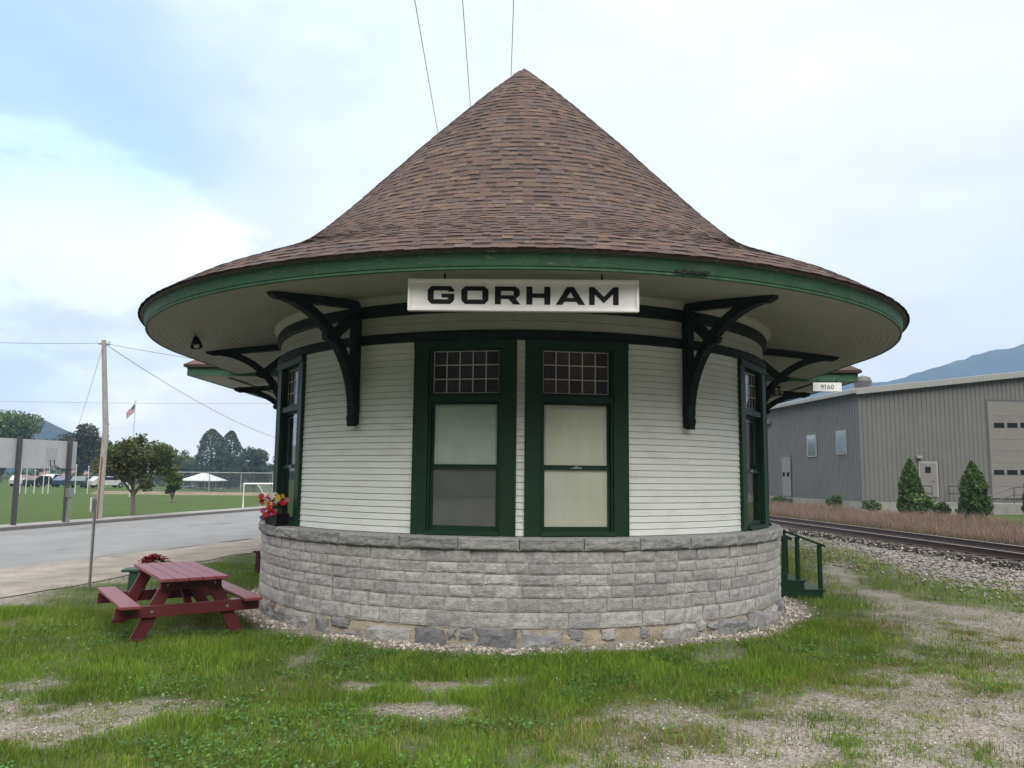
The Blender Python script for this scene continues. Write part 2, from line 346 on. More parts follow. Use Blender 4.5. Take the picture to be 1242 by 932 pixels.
gm = bpy.data.materials.new('lawn, sand and gravel'); gm.use_nodes = True; t = gm.node_tree; bs = t.nodes['Principled BSDF']; bs.inputs['Roughness'].default_value = .95; bs.inputs['Specular IOR Level'].default_value = .15
def gn(ty, **k):
    n = t.nodes.new(ty)
    for a, b in k.items(): setattr(n, a, b)
    return n
co = gn('ShaderNodeTexCoord')
def gnoise(s, det=6, ro=.6):
    n = gn('ShaderNodeTexNoise'); n.inputs['Scale'].default_value = s; n.inputs['Detail'].default_value = det; n.inputs['Roughness'].default_value = ro; t.links.new(co.outputs['Object'], n.inputs['Vector']); return n.outputs[0]
def ramp(src, stops):
    r = gn('ShaderNodeValToRGB'); e = r.color_ramp.elements
    while len(e) < len(stops): e.new(.5)
    for k, (p, c) in enumerate(stops): e[k].position = p; e[k].color = (*c, 1)
    t.links.new(src, r.inputs[0]); return r.outputs[0]
def gmix(f, a, b):
    m = gn('ShaderNodeMix', data_type='RGBA'); t.links.new(f, m.inputs[0]); t.links.new(a, m.inputs[6]); t.links.new(b, m.inputs[7]); return m.outputs[2]
vor = gn('ShaderNodeTexVoronoi'); vor.inputs['Scale'].default_value = 36; t.links.new(co.outputs['Object'], vor.inputs['Vector'])
vsep = gn('ShaderNodeSeparateColor'); t.links.new(vor.outputs['Color'], vsep.inputs[0])
gravel = ramp(vsep.outputs[0], [(0, (.105, .092, .083)), (.4, (.185, .166, .15)), (.75, (.255, .23, .212)), (1, (.35, .325, .305))])
gravel2 = ramp(gnoise(1.1), [(.3, (.165, .14, .118)), (.7, (.255, .228, .205))])
vf = gn('ShaderNodeValue'); vf.outputs[0].default_value = .45
grav = gmix(vf.outputs[0], gravel, gravel2)
soil = ramp(gnoise(2.5), [(.3, (.035, .052, .015)), (.55, (.06, .08, .024)), (.75, (.11, .095, .05))])
fld = ramp(gnoise(.35), [(.3, (.045, .075, .018)), (.7, (.062, .092, .026))])
blst = ramp(vsep.outputs[1], [(0, (.07, .062, .058)), (.5, (.165, .148, .136)), (1, (.30, .28, .26))])
def gattr(nm):
    a = gn('ShaderNodeAttribute'); a.attribute_name = nm; return a.outputs['Fac']
c1 = gmix(gattr('ballast'), grav, blst); c1 = gmix(gattr('lush'), c1, soil); c1 = gmix(gattr('field'), c1, fld)
t.links.new(c1, bs.inputs['Base Color'])
bp = gn('ShaderNodeBump'); bp.inputs['Strength'].default_value = .6; bp.inputs['Distance'].default_value = .02; t.links.new(vor.outputs['Distance'], bp.inputs['Height']); t.links.new(bp.outputs[0], bs.inputs['Normal'])
ground = mesh_np('ground', gm, gv, gq)
for nm, a in (('lush', np.clip(lush+spr*.45, 0, 1)), ('ballast', bal), ('field', field)):
    at = ground.data.attributes.new(nm, 'FLOAT', 'POINT'); at.data.foreach_set('value', a.astype(np.float32))
ground.data.polygons.foreach_set('use_smooth', [True]*len(ground.data.polygons)); tag(ground, kind='structure')

def strip(name, la, lb, z, m, n=60, kind='structure'):
    b = MB(); ys0, ys1 = la[0][1], la[-1][1]
    for k in range(n):
        y0 = ys0+(ys1-ys0)*k/n; y1 = ys0+(ys1-ys0)*(k+1)/n
        b.face([(float(polyx(la, y0)), y0, z), (float(polyx(lb, y0)), y0, z), (float(polyx(lb, y1)), y1, z), (float(polyx(la, y1)), y1, z)])
    o = b.build(name, m); tag(o, kind=kind); return o
M_ASPH = mat('worn asphalt', (.165, .168, .17), .85, .16, .8, .5, 60, dirt=((.075, .075, .078), .7, .60, .05, .5, (1, .35, 1)))
M_SHOULD = mat('sandy gravel shoulder', (.235, .208, .178), .95, .35, 1.3, .8, 40, dirt=((.13, .12, .11), 22, .5, .12, .7, (1, 1, 1)))
M_CONC = mat('pale concrete', (.22, .213, .20), .85, .12, 2, .3, 40)
M_KERB = mat('shade toned kerb', (.13, .122, .115), .85, .2, 3, .3, 40)  # shadow on the kerb face put into the colour as darker grey
strip('road', kerb_line, [(x, y) for x, y in asph_near], .008, M_ASPH)
wob_line = []
for k in range(181):
    y = -14+75*k/180; wob_line.append((float(polyx(asph_near, y))+.55*(mnoise.noise(Vector((y*.45, 3, 0))))+.18*mnoise.noise(Vector((y*2.1, 9, 0))), y))
grass_edge = [(-13.2, -14), (-10.4, -8), (-8.2, -1.2), (-7.85, .5), (-7.35, 4), (-6.85, 7.2), (-6.0, 14), (-3.6, 29), (2.5, 61)]
b = MB()
for k in range(120):
    y0 = -14+75*k/120; y1 = -14+75*(k+1)/120
    def e(y): return float(polyx(wob_line, y)), float(polyx(grass_edge, y)) + .3*mnoise.noise(Vector((y*1.3, 7, 0)))
    a0, b0 = e(y0); a1, b1 = e(y1); b.face([(a0, y0, .004+.008), (b0, y0, .002), (b1, y1, .002), (a1, y1, .004+.008)])
tag(b.build('gravel_shoulder', M_SHOULD), kind='structure')
kb = MB()
for k in range(70):
    y0 = -14+77*k/70; y1 = -14+77*(k+1)/70; x0 = float(polyx(kerb_line, y0)); x1 = float(polyx(kerb_line, y1))
    kb.hexa([(x0-.16, y0, -.1), (x0, y0, -.1), (x1, y1, -.1), (x1-.16, y1, -.1), (x0-.16, y0, .13), (x0, y0, .12), (x1, y1, .12), (x1-.16, y1, .13)])
tag(kb.build('kerb', M_KERB, recalc=False), kind='structure')
sw = MB()
for k in range(70):
    y0 = -14+77*k/70; y1 = -14+77*(k+1)/70-.012; x0 = float(polyx(kerb_line, y0)); x1 = float(polyx(kerb_line, y1))
    sw.hexa([(x0-1.4, y0, -.1), (x0-.165, y0, -.1), (x1-.165, y1, -.1), (x1-1.4, y1, -.1), (x0-1.4, y0, .11), (x0-.165, y0, .115), (x1-.165, y1, .115), (x1-1.4, y1, .11)])
tag(sw.build('sidewalk', M_CONC, recalc=False), kind='structure')

# hills far away
def hill(name, pts, Y, depth, m, seed):
    nxx, nyy = 140, 26; xs = np.linspace(pts[0][0], pts[-1][0], nxx); hz = np.interp(xs, [p[0] for p in pts], [p[1] for p in pts])
    V = []; Q = []
    for j in range(nyy):
        f = j/(nyy-1); prof = math.sin(math.pi*f)**1.3
        for i in range(nxx):
            h = hz[i]*prof + (fbm(np.array(xs[i]*.012+seed), np.array(f*9.), 4)-.5)*hz[i]*.16*prof + (rng.random()-.5)*5*(prof > .2)
            V.append((xs[i], Y+(f-.5)*depth, float(h)-3))
    for j in range(nyy-1):
        for i in range(nxx-1): k = j*nxx+i; Q.append((k, k+1, k+1+nxx, k+nxx))
    o = mesh_np(name, m, np.array(V), np.array(Q)); tag(o, kind='structure'); return o
M_HILL = mat('forested hillside', (.012, .022, .02), .95, .45, .03, 1.0, .09, spec=.1)
def hp(pp, Y): return [(A(x, y, Y).x, max(2, A(x, y, Y).z)) for x, y in pp]
hill('hill', hp([(-420, 560), (-260, 520), (-120, 500), (-40, 494), (30, 500), (60, 512), (90, 528), (140, 548), (260, 566), (360, 575)], 900), 900, 400, M_HILL, 1)
hill('hill', hp([(480, 583), (640, 560), (760, 528), (900, 482), (985, 462), (1040, 457), (1085, 459), (1110, 452), (1150, 437), (1180, 428), (1215, 422), (1242, 419), (1300, 428), (1400, 440), (1600, 500), (1750, 545), (1950, 580)], 1500), 1500, 600, M_HILL, 5)

# ------------------------------------------------------------------ the station
ST = thing('train_station', 'round ended white railway depot with conical brown shingle roof', 'station', (0, 0, 0))
YB0, YB1 = 2.8, 10.3; YC = YB0+YB1                   # the wider middle block; the far end mirrors this one about YC/2
S0 = 3.0                                             # length of straight wall behind the half circle
def P(s, r, z):
    """s in degrees of arc; beyond +-90 it runs straight back, one unit of s per (pi*4.2/180) m"""
    k = math.pi*4.2/180
    if s < -90: return Vector((-r, (-90-s)*k, z))
    if s > 90: return Vector((r, (s-90)*k, z))
    return Vector((r*math.sin(R(s)), -r*math.cos(R(s)), z))
SE = 90 + S0/(math.pi*4.2/180)
def srange(a, b, step=2.0):
    n = max(1, int(math.ceil((b-a)/step))); pts = set(a+(b-a)*k/n for k in range(n+1))
    for q in (-90, 90):
        if a < q < b: pts.add(q)
    return sorted(pts)
def sweep(mb, prof, a, b, step=2.0, c=None):
    ss_ = srange(a, b, step); i = len(mb.v); n = len(prof)
    for s in ss_:
        for r, z in prof: mb.v.append(tuple(P(s, r, z)))
    for k in range(len(ss_)-1):
        for j in range(n-1): mb.f.append([i+k*n+j, i+(k+1)*n+j, i+(k+1)*n+j+1, i+k*n+j+1]); mb.c.append(c)
def mirror_far(o):            # the same part at the far round end
    c = o.copy(); COL.objects.link(c); c.parent = ST
    c.location = (0, YC, 0); c.rotation_euler = (0, 0, math.pi)
    for ch in list(o.children):
        d = ch.copy(); COL.objects.link(d); d.parent = c
    return c
RW = 4.06
WIN = [-10.1, 10.1, -58.6, 58.6, -78.8, 78.8]; WH = 9.4
# stone base: every block its own rock face
stone_pal = [(.36, .348, .338), (.33, .32, .315), (.38, .365, .352), (.345, .33, .318), (.37, .358, .352), (.315, .306, .304)]
def block(mb, s0, s1, z0, z1, r, puff, rough, col, nu=7, nv=4, inset=.05, irr=0):
    i = len(mb.v); seed = random.random()*100
    for j in range(nv+1):
        for k in range(nu+1):
            u = k/nu; v = j/nv; e = min(1, min(u, 1-u)*nu*.9)*min(1, min(v, 1-v)*nv*.9)
            s = s0+(s1-s0)*u; z = z0+(z1-z0)*v; q = P(s, 1, 0)
            edge = (mnoise.noise(Vector((u*5+seed, v*4, 3)))*.006)
            d = puff*e + (mnoise.noise(Vector((s*.35+seed, z*12, seed)))*rough + mnoise.noise(Vector((s*1.1, z*30, seed)))*rough*.5)*(.25+.75*e)
            mb.v.append(tuple(P(s + (edge*8 if 0 < v < 1 else 0) + irr*DEG*mnoise.noise(Vector((seed, v*2.2, 5+(u > .5)*9))), r+d, z+edge + irr*mnoise.noise(Vector((u*2.5, seed, (v > .5)*7))))))
    n = nu+1
    def cc():
        g = 1+(random.random()-.5)*.16; return (col[0]*g, col[1]*g, col[2]*g)
    for j in range(nv):
        for k in range(nu): mb.f.append([i+j*n+k, i+j*n+k+1, i+(j+1)*n+k+1, i+(j+1)*n+k]); mb.c.append(cc())
    # returns to the mortar
    ring = [i+k for k in range(n)] + [i+j*n+nu for j in range(1, nv+1)] + [i+nv*n+k for k in range(nu-1, -1, -1)] + [i+j*n for j in range(nv-1, 0, -1)]
    ib = len(mb.v); cs = (s0+s1)/2
    for q in ring:
        x, y, z = mb.v[q]; p = Vector((x, y, 0)); nrm = P(cs, 1, 0); nrm = Vector((nrm.x, nrm.y if abs(cs) <= 90 else 0, 0)).normalized(); mb.v.append(tuple(Vector((x, y, z)) - nrm*inset))
    m_ = len(ring)
    for k in range(m_): mb.f.append([ring[k], ib+k, ib+(k+1) % m_, ring[(k+1) % m_]]); mb.c.append(col)
DEG = 180/(math.pi*4.2)
mort = MB(); sweep(mort, [(4.233, .2), (4.233, 1.125), (4.0, 1.125)], -SE, SE)
stone_base = mort.build('stone_base', M_MORTAR, ST)
low = MB()
ssl = srange(-SE, SE, 1.0); i0 = 0
for s in ssl:
    for z in (-.15, 0, .1, .2): low.v.append(tuple(P(s, 4.244+.02*mnoise.noise(Vector((s*.4, z*9, 1))) - (.02 if z > .15 else 0), z)))
for k in range(len(ssl)-1):
    for j in range(3): low.f.append([k*4+j, (k+1)*4+j, (k+1)*4+j+1, k*4+j+1]); low.c.append(None)
low.build('rubble_mortar', M_TANMORTAR, stone_base)
blk = MB(); z = 1.12
for ci, h in enumerate((.155, .13, .135, .145, .165, .185)):
    s = -SE + random.random()*4; z1 = z; z0 = z-h
    while s < SE:
        l = random.choice((.24, .3, .32, .36, .42, .3, .55 if random.random() < .3 else .28))*DEG*random.uniform(.92, 1.08)
        col = random.choice(stone_pal); g = random.uniform(.85, 1.13); col = tuple(c*g for c in col)
        e = min(s+l, SE)
        jz = random.uniform(-.004, .004); gap = random.choice((.006, .008, .011))
        if e-s > 1: block(blk, s+gap*DEG*.75, e-gap*DEG*.75, z0+gap+jz, z1-gap*.6+jz, 4.236+random.uniform(.003, .010), random.uniform(.004, .010), .009, col, 9, 5)
        s = e
    z = z0
blk.build('ashlar_course', M_STONE, stone_base)
rub = MB(); s = -SE
while s < SE:
    l = random.uniform(.22, .75)*DEG; e = min(s+l, SE); side = 1 if abs((s+e)/2) < 70 else 0
    def rc():
        k = random.random()
        c = (.15, .15, .158) if k < .3 else (.23, .228, .23) if k < .7 else (.19, .135, .11) if k < .74 else (.31, .30, .29)
        g = random.uniform(.85, 1.15); return tuple(q*g for q in c)
    gp = random.uniform(.012, .04)
    if random.random() < .4:
        m1 = random.uniform(.02, .07); block(rub, s+gp*DEG, e-gp*DEG*.5, -.14, m1, 4.238+random.uniform(.0, .022), .02, .025, rc(), 8, 5, .07, .05)
        q = s+(e-s)*random.uniform(.3, .7)
        block(rub, s+gp*DEG, q-.012*DEG, m1+.02, .195, 4.234+random.uniform(0, .02), .02, .02, rc(), 6, 5, .07, .045)
        if random.random() < .75: block(rub, q+.015*DEG, e-gp*DEG*.5, m1+.03, .195-random.uniform(0, .03), 4.234+random.uniform(0, .02), .02, .02, rc(), 6, 5, .07, .045)
    else:
        block(rub, s+gp*DEG, e-gp*DEG*.5, -.14, .195-random.uniform(0, .05), 4.236+random.uniform(0, .022), .02, .025, rc(), 9, 6, .07, .055)
    s = e
rub.build('rubble_course', M_STONE, stone_base)
cap = MB(); s = -SE
cap_j = [-SE] + [q for q in (-128, -114, -101, -88, -76, -64, -54, -44.5, -33, -20.3, -10, 0, 10.5, 20.3, 30.5, 43, 54, 64, 75, 86, 98, 111, 124) if abs(q) < SE-2] + [SE]
for a_, b_ in zip(cap_j[:-1], cap_j[1:]):
    g = random.uniform(.88, 1.05); col = tuple(c*g for c in random.choice(((.25, .25, .252), (.28, .275, .27))))
    block(cap, a_+.07, b_-.07, 1.118, 1.262, 4.272, .018, .022, col, 20, 7, .30)
capo = cap.build('cap_course', M_STONE, stone_base)
ct = MB(); sweep(ct, [(4.272, 1.252), (4.272, 1.264), (4.0, 1.272)], -SE, SE); ct.build('cap_top', M_STONE if False else mat('worn granite ledge', (.27, .265, .26), .85, .2, 12, .4, 50), stone_base)
# clapboard walls between the windows
def clad(z0, z1, a_, b_, base=RW):
    mb = MB(); n = 30; ex = (z1-z0)/n
    for k in range(n):
            zb = z0+k*ex; sweep(mb, [(base-.02, zb), (base-.02, zb+.0055), (base+.011, zb+.0055), (base+.0105, zb+.01), (base+.001, zb+ex-.0005), (base-.02, zb+ex)], a_, b_)
    return mb
ws = sorted(WIN); segs = []; prev = -SE
for c_ in ws:
    segs.append((prev, c_-WH+.05)); prev = c_+WH-.05
segs.append((prev, SE))
sidings = [clad(1.272, 3.715, a_, b_).build('clapboard_wall', M_SIDING, ST) for a_, b_ in segs]
inner = MB(); sweep(inner, [(RW-.35, 1.2), (RW-.35, 4.2)], -SE, SE); inner.build('inner_wall', M_DARKIN, ST)
# cornice bands and frieze
bd = MB(); sweep(bd, [(RW-.06, 3.70), (RW+.045, 3.70), (RW+.06, 3.715), (RW+.06, 3.80), (RW+.04, 3.825), (RW-.03, 3.825)], -SE, SE); band = bd.build('cornice_band', M_BLKGREEN, ST)
bd2 = MB(); sweep(bd2, [(RW-.03, 4.06), (RW+.06, 4.06), (RW+.075, 4.08), (RW+.075, 4.19), (RW+.055, 4.215), (RW-.03, 4.215)], -SE, SE); band2 = bd2.build('cornice_band', M_BLKGREEN, ST)
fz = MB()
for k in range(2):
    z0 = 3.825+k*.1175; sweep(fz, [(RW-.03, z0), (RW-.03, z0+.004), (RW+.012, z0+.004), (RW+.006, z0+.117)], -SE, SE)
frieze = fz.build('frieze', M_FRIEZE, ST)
cv = MB(); sweep(cv, [(RW+.05, 4.216)] + [(RW+.05+.13*(1-math.cos(R(a))), 4.216+.10*math.sin(R(a))) for a in range(15, 91, 15)] + [(RW+.3, 4.318)], -SE, SE); cove = cv.build('cove_moulding', M_FRIEZE, ST, smooth=True)
# soffit of concentric beaded boards
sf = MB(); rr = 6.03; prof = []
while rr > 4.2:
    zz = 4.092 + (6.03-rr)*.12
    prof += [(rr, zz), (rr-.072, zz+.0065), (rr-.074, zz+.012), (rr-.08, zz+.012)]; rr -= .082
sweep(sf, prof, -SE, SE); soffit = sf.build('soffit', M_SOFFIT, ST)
fa = MB(); sweep(fa, [(6.02, 4.14), (6.023, 4.082), (6.04, 4.08), (6.05, 4.09), (6.05, 4.112), (6.035, 4.118), (6.053, 4.122), (6.073, 4.235), (6.09, 4.24), (6.09, 4.252)], -SE, SE, 1.5); fascia = fa.build('fascia', M_GREEN, ST)
de = MB(); sweep(de, [(6.06, 4.252), (6.11, 4.252), (6.122, 4.268), (6.122, 4.287), (6.08, 4.297)], -SE, SE, 1.5); de.build('drip_edge', M_DRIP, fascia)
rot = MB()      # the rotten stretch of fascia right of the sign
for k in range(9):
    s = 15.2+k*.42+random.uniform(-.1, .1); p = P(s, 6.078, 4.128+random.uniform(-.012, .02)); q = P(s+random.uniform(.3, .75), 6.086, 4.122+random.uniform(-.02, .02))
    rot.bar(p, q, .02, random.uniform(.012, .035))
o_ = rot.build('rotten_board', M_DARKIN, fascia); o_['label'] = 'dark rotten stretch of fascia board right of the sign'
# shingle roof
prof_r = [(6.155, 4.28), (5.97, 4.40), (5.68, 4.585), (5.25, 4.79), (4.87, 4.965), (4.56, 5.12), (4.29, 5.275), (4.05, 5.435), (3.83, 5.61), (3.58, 5.84), (3.30, 6.12), (3.04, 6.39), (2.72, 6.74), (2.36, 7.12), (2.06, 7.45), (1.78, 7.74), (1.44, 8.09), (1.10, 8.44), (.76, 8.78), (.40, 9.12), (.05, 9.45)]
arc = [0]
for (r0, z0), (r1, z1) in zip(prof_r[:-1], prof_r[1:]): arc.append(arc[-1]+math.hypot(r1-r0, z1-z0))
def rp(l): return float(np.interp(l, arc, [p[0] for p in prof_r])), float(np.interp(l, arc, [p[1] for p in prof_r]))
def rnorm(l):
    a = rp(max(0, l-.15)); b_ = rp(min(arc[-1], l+.15)); dx, dz = b_[0]-a[0], b_[1]-a[1]; q = math.hypot(dx, dz); return dz/q, -dx/q     # outward, up
shp = [(.108, .067, .056), (.092, .062, .055), (.12, .072, .058), (.128, .082, .060), (.088, .06, .052), (.098, .073, .069), (.11, .073, .069), (.135, .09, .066), (.105, .066, .055), (.10, .072, .066)]
rf = MB(); l = 0.0; EXP = .148; row = 0
def shingle_row(mb, pts_fn, n, thick):
    pass
while l < arc[-1]-.06:
    l2 = min(l+EXP, arc[-1]); r0, z0 = rp(l); r1, z1 = rp(l2); n0 = rnorm(l); n1_ = rnorm(l2)
    full = r0 < 4.15
    tot = (2*math.pi*r0) if full else (math.pi*r0 + 2*S0); s = 0; off = random.random()
    def pos(f, rr_, zz_):        # f in 0..1 along the row
        if full: a = f*2*math.pi; return Vector((rr_*math.sin(a), -rr_*math.cos(a), zz_))
        d = f*tot - S0; al = math.pi*r0
        if d < 0: return Vector((-rr_, -d, zz_))
        if d > al: return Vector((rr_, d-al, zz_))
        a = d/r0 - math.pi/2; return Vector((rr_*math.sin(a), -rr_*math.cos(a), zz_))
    up_n = True
    while s < tot-1e-6:
        wv = random.choice((.09, .11, .13, .15, .17, .2, .23))*random.uniform(.8, 1.2); e = min(tot, s+wv)
        if tot-e < .05: e = tot
        up_n = not up_n; tk = random.uniform(.007, .011) if up_n else random.uniform(.003, .005)
        c = random.choice(shp); g = random.uniform(.88, 1.18)*(1 if up_n else .92); c = tuple(q*g*.88 for q in c)
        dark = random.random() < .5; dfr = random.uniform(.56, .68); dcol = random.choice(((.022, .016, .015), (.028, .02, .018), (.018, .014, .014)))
        nseg = max(1, int((e-s)/.2)); fa_, fb_ = s/tot, e/tot
        for k in range(nseg):
            f0 = fa_+(fb_-fa_)*k/nseg; f1 = fa_+(fb_-fa_)*(k+1)/nseg
            a0 = pos(f0, r0+n0[0]*tk, z0+n0[1]*tk); a1 = pos(f1, r0+n0[0]*tk, z0+n0[1]*tk)
            b0 = pos(f0, r1+n1_[0]*.001, z1+n1_[1]*.001); b1 = pos(f1, r1+n1_[0]*.001, z1+n1_[1]*.001)
            u0 = pos(f0, r0-n0[0]*.004, z0-n0[1]*.004); u1 = pos(f1, r0-n0[0]*.004, z0-n0[1]*.004)
            if dark:
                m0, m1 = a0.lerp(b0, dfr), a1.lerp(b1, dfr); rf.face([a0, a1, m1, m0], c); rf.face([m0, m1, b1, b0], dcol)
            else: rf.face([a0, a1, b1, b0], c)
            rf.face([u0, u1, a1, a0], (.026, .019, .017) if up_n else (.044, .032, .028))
            if k == 0: rf.face([a0, b0, u0], c)
            if k == nseg-1: rf.face([a1, u1, b1], c)
        s = e
    l = l2; row += 1
roof = rf.build('conical_roof', M_SHINGLE, ST, recalc=False)
tipm = MB(); tipm.lathe([(.16, 9.29), (.10, 9.38), (.0, 9.475)], 14); tipm.build('roof_tip', mat('green copper cap', (.06, .085, .06), .6, .2, 9), roof)
# brackets
def bracket_mesh(r_in, reach, zt):
    """in a vertical plane: x outwards from the wall face, z up"""
    mb = MB(); hw = .055
    post = [(0, 2.66), (.05, 2.63), (.115, 2.63), (.115, 2.68), (.13, 2.72), (.13, 2.76), (.115, 2.78), (.115, zt-.11), (0, zt-.11)]
    mb.prism(post, (-hw, hw))
    xe = reach-r_in
    mb.prism([(0, zt-.115), (xe-.10, zt-.225), (xe-.03, zt-.20), (xe, zt-.15), (0, zt-.008)][:0] or [(0, zt-.108), (xe-.12, zt-.235), (xe-.02, zt-.20), (xe, zt-.155), (xe, zt-.13), (0, zt-.004)], (-hw+.002, hw-.002))
    # curved brace: quarter-ellipse like sweep from post foot to arm end
    n = 18; out_, in_ = [], []
    for k in range(n+1):
        a = R(90*k/n); ex, ez = xe-.10-.115, (zt-.22)-2.80
        x = .115 + ex*(1-math.cos(a))**1.0; z = 2.80 + ez*math.sin(a)
        tx, tz = math.sin(a)*ex, math.cos(a)*ez; q = math.hypot(tx, tz); nx_, nz_ = -tz/q, tx/q
        out_.append((x, z)); in_.append((x+nx_*-.0, z)); in_[-1] = (x+nx_*.115, z+nz_*.115)
    th = .062
    for k in range(n):
        x0, z0 = out_[k]; x1, z1 = out_[k+1]; x2, z2 = in_[k+1]; x3, z3 = in_[k]
        x2 = max(x2, .0); x3 = max(x3, .0)
        q = [(x0, -th, z0), (x1, -th, z1), (x2, -th, z2), (x3, -th, z3), (x0, th, z0), (x1, th, z1), (x2, th, z2), (x3, th, z3)]
        mb.hexa(q)
    mb.bar((.06, 0, zt-.19), (.50, 0, zt-.56), .096, .12, (0, 0, 1))
    mb.prism([(.44, zt-.64), (.60, zt-.60), (.63, zt-.53), (.5, zt-.48)], (-.05, .05))
    return mb
bk0 = bracket_mesh(RW+.075, 5.66, 4.305).build('bracket', M_BLKGREEN, ST, bevel=.006)
bks = []
for k, s in enumerate((-32.2, 32.2, -90.6, 90.6)):
    o = bk0 if k == 0 else bk0.copy()
    if k: COL.objects.link(o); o.parent = ST
    q = P(s, RW+.02, 0); o.location = q; o.rotation_euler = (0, 0, R(max(-90, min(90, s))-90)); bks.append(o)
for sx in (-1, 1):
    for yy in (4.0, 9.0):
        o = bk0.copy(); COL.objects.link(o); o.parent = ST; o.location = (sx*4.98, yy, -.25); o.rotation_euler = (0, 0, 0 if sx > 0 else math.pi)
# windows
def window(s, kind):
    p = P(s, RW*math.cos(R(WH)), 0)
    T = (p, R(s))
    hw = .645; cz0, cz1 = 1.272, 3.70; f = -.055          # casing front plane y=f (outwards is -y)
    wm = MB()
    wm.box(-hw, -.452, f, .0, cz0, cz1); wm.box(.452, hw, f, .0, cz0, cz1)
    wm.box(-.4515, .4515, f, .0, 3.615, cz1); wm.box(-hw-.0, hw, f-.02, -.056, 3.60, cz1-.002)
    wm.box(-.4515, .4515, f-.03, .06, cz0+.001, 1.325); wm.box(-.46, .46, f-.05, f-.031, cz0+.003, 1.305)
    for sg in (-1, 1):                                         # reveals and stops
        a_, b_ = sorted((sg*.449, sg*.47)); wm.box(a_, b_, 0.0005, .16, 1.33, 3.61)
        a_, b_ = sorted((sg*.425, sg*.4485)); wm.box(a_, b_, -.035, .028, 1.326, 3.614)
    wm.box(-.4485, .4485, 0.0005, .16, 3.6155, 3.64)
    wm.box(-.4245, .4245, -.03, .09, 2.925, 3.005)              # transom bar
    o = wm.build('window', M_DKGREEN, ST, bevel=.004); o.location = T[0]; o.rotation_euler = (0, 0, T[1]); o.scale = (1.03, 1, 1)
    def fr(name, x0, x1, z0, z1, wd, y0, y1, m, wb=None):
        b_ = MB(); wb = wb or wd
        b_.box(x0, x0+wd, y0, y1, z0, z1); b_.box(x1-wd, x1, y0, y1, z0, z1); b_.box(x0+wd, x1-wd, y0+.001, y1-.001, z0, z0+wb); b_.box(x0+wd, x1-wd, y0+.001, y1-.001, z1-wd, z1)
        return b_.build(name, m, o, bevel=.003)
    fr('transom', -.4485, .4485, 3.006, 3.6135, .034, .03, .075, M_DKGREEN)
    mt = MB()
    for k in range(1, 5): x = -.4145+.829*k/5; mt.box(x-.006, x+.006, .044, .06, 3.04, 3.58)
    for k in range(1, 3): z_ = 3.04+.54*k/3; mt.box(-.4145, .4145, .045, .059, z_-.006, z_+.006)
    for x in (-.4145, .4055): mt.box(x, x+.009, .046, .058, 3.04, 3.58)
    for z_ in (3.04, 3.571): mt.box(-.4055, .4055, .046, .058, z_, z_+.009)
    mt.build('glazing_bars', M_LEAD, o)
    tp = MB()
    cc_ = (M_PURPLE, M_BROWN)[kind]
    pc_ = [(.034, .026, .042), (.026, .02, .032), (.042, .032, .05), (.03, .026, .046)] if kind == 0 else [(.06, .036, .036), (.045, .03, .036), (.07, .045, .038), (.036, .028, .04), (.055, .04, .045)]
    for k5 in range(5):
        for k3 in range(3):
            tilt = random.uniform(-.004, .004); x5 = -.414+.828*k5/5; z5 = 3.041+.538*k3/3
            tp.hexa([(x5, .05+tilt, z5), (x5+.1655, .05-tilt, z5), (x5+.1655, .058-tilt, z5), (x5, .058+tilt, z5), (x5, .05-tilt*.6, z5+.179), (x5+.1655, .05+tilt*.4, z5+.179), (x5+.1655, .058, z5+.179), (x5, .058, z5+.179)], random.choice(pc_))
    tp.build('transom_glass', mat('textured leaded glass', (0, 0, 0), .16, .5, 26, .9, 48, attr='col', spec=.5, stretch=(1, 1, 1.8)) if s in WIN[:2] else cc_, o)
    fr('upper_sash', -.4245, .4245, 2.115, 2.9245, .028, .035, .075, M_DKGREEN)
    fr('lower_sash', -.4245, .4245, 1.3255, 2.114, .030, .008, .07, M_DKGREEN, .06)
    g_ = MB(); g_.box(-.397, .397, .05, .054, 2.142, 2.898); g_.build('pane', M_GLASS, o)
    g_ = MB(); g_.box(-.395, .395, .034, .038, 1.385, 2.085); g_.build('pane', M_GLASS, o)
    up_m, lo_m = ((M_FILM, M_SCREEN), (M_BLIND, M_BLIND))[kind]
    g_ = MB(); g_.box(-.42, .42, .0715, .08, 2.10, 2.93); g_.build('blind', up_m, o)
    g_ = MB(); g_.box(-.42, .42, .044, .05, 1.33, 2.105); g_.build('blind', lo_m, o)
    st = MB()                                                 # white storm frame behind the upper glass
    st.box(-.374, -.358, .056, .07, 2.15, 2.864); st.box(.358, .374, .056, .07, 2.15 if kind == 0 else 2.2, 2.864); st.box(-.358, .358, .057, .069, 2.846, 2.864)
    st.build('storm_frame', M_WHITE, o)
    if kind == 0:
        s2 = MB(); s2.tube([(-.34, .06, 2.17), (-.36, .06, 2.24), (-.33, .062, 2.25), (-.26, .063, 2.19), (-.22, .064, 2.155)], .006, 6)
        s2.prism([(-.34, 2.2), (-.335, 2.8), (-.30, 2.6), (-.245, 2.2)], (.072, .077)); s2.build('torn_edge', M_FILM, o)
    else:
        s2 = MB(); s2.prism([(-.09, 2.10), (-.03, 2.118), (0, 2.142), (.02, 2.12), (.07, 2.118), (.06, 2.10)], (.0, .008)); s2.build('sash_lock', M_STEEL, o)
        s2 = MB(); s2.box(-.34, .34, .06, .068, 1.41, 1.418); s2.box(-.35, -.342, .06, .068, 1.41, 2.08); s2.box(.342, .35, .06, .068, 1.41, 2.08); s2.build('screen_frame', M_LEAD, o)
    return o
wl = ['left front window with pale greenish upper blind and grey lower screen', 'right front window with two cream blinds']
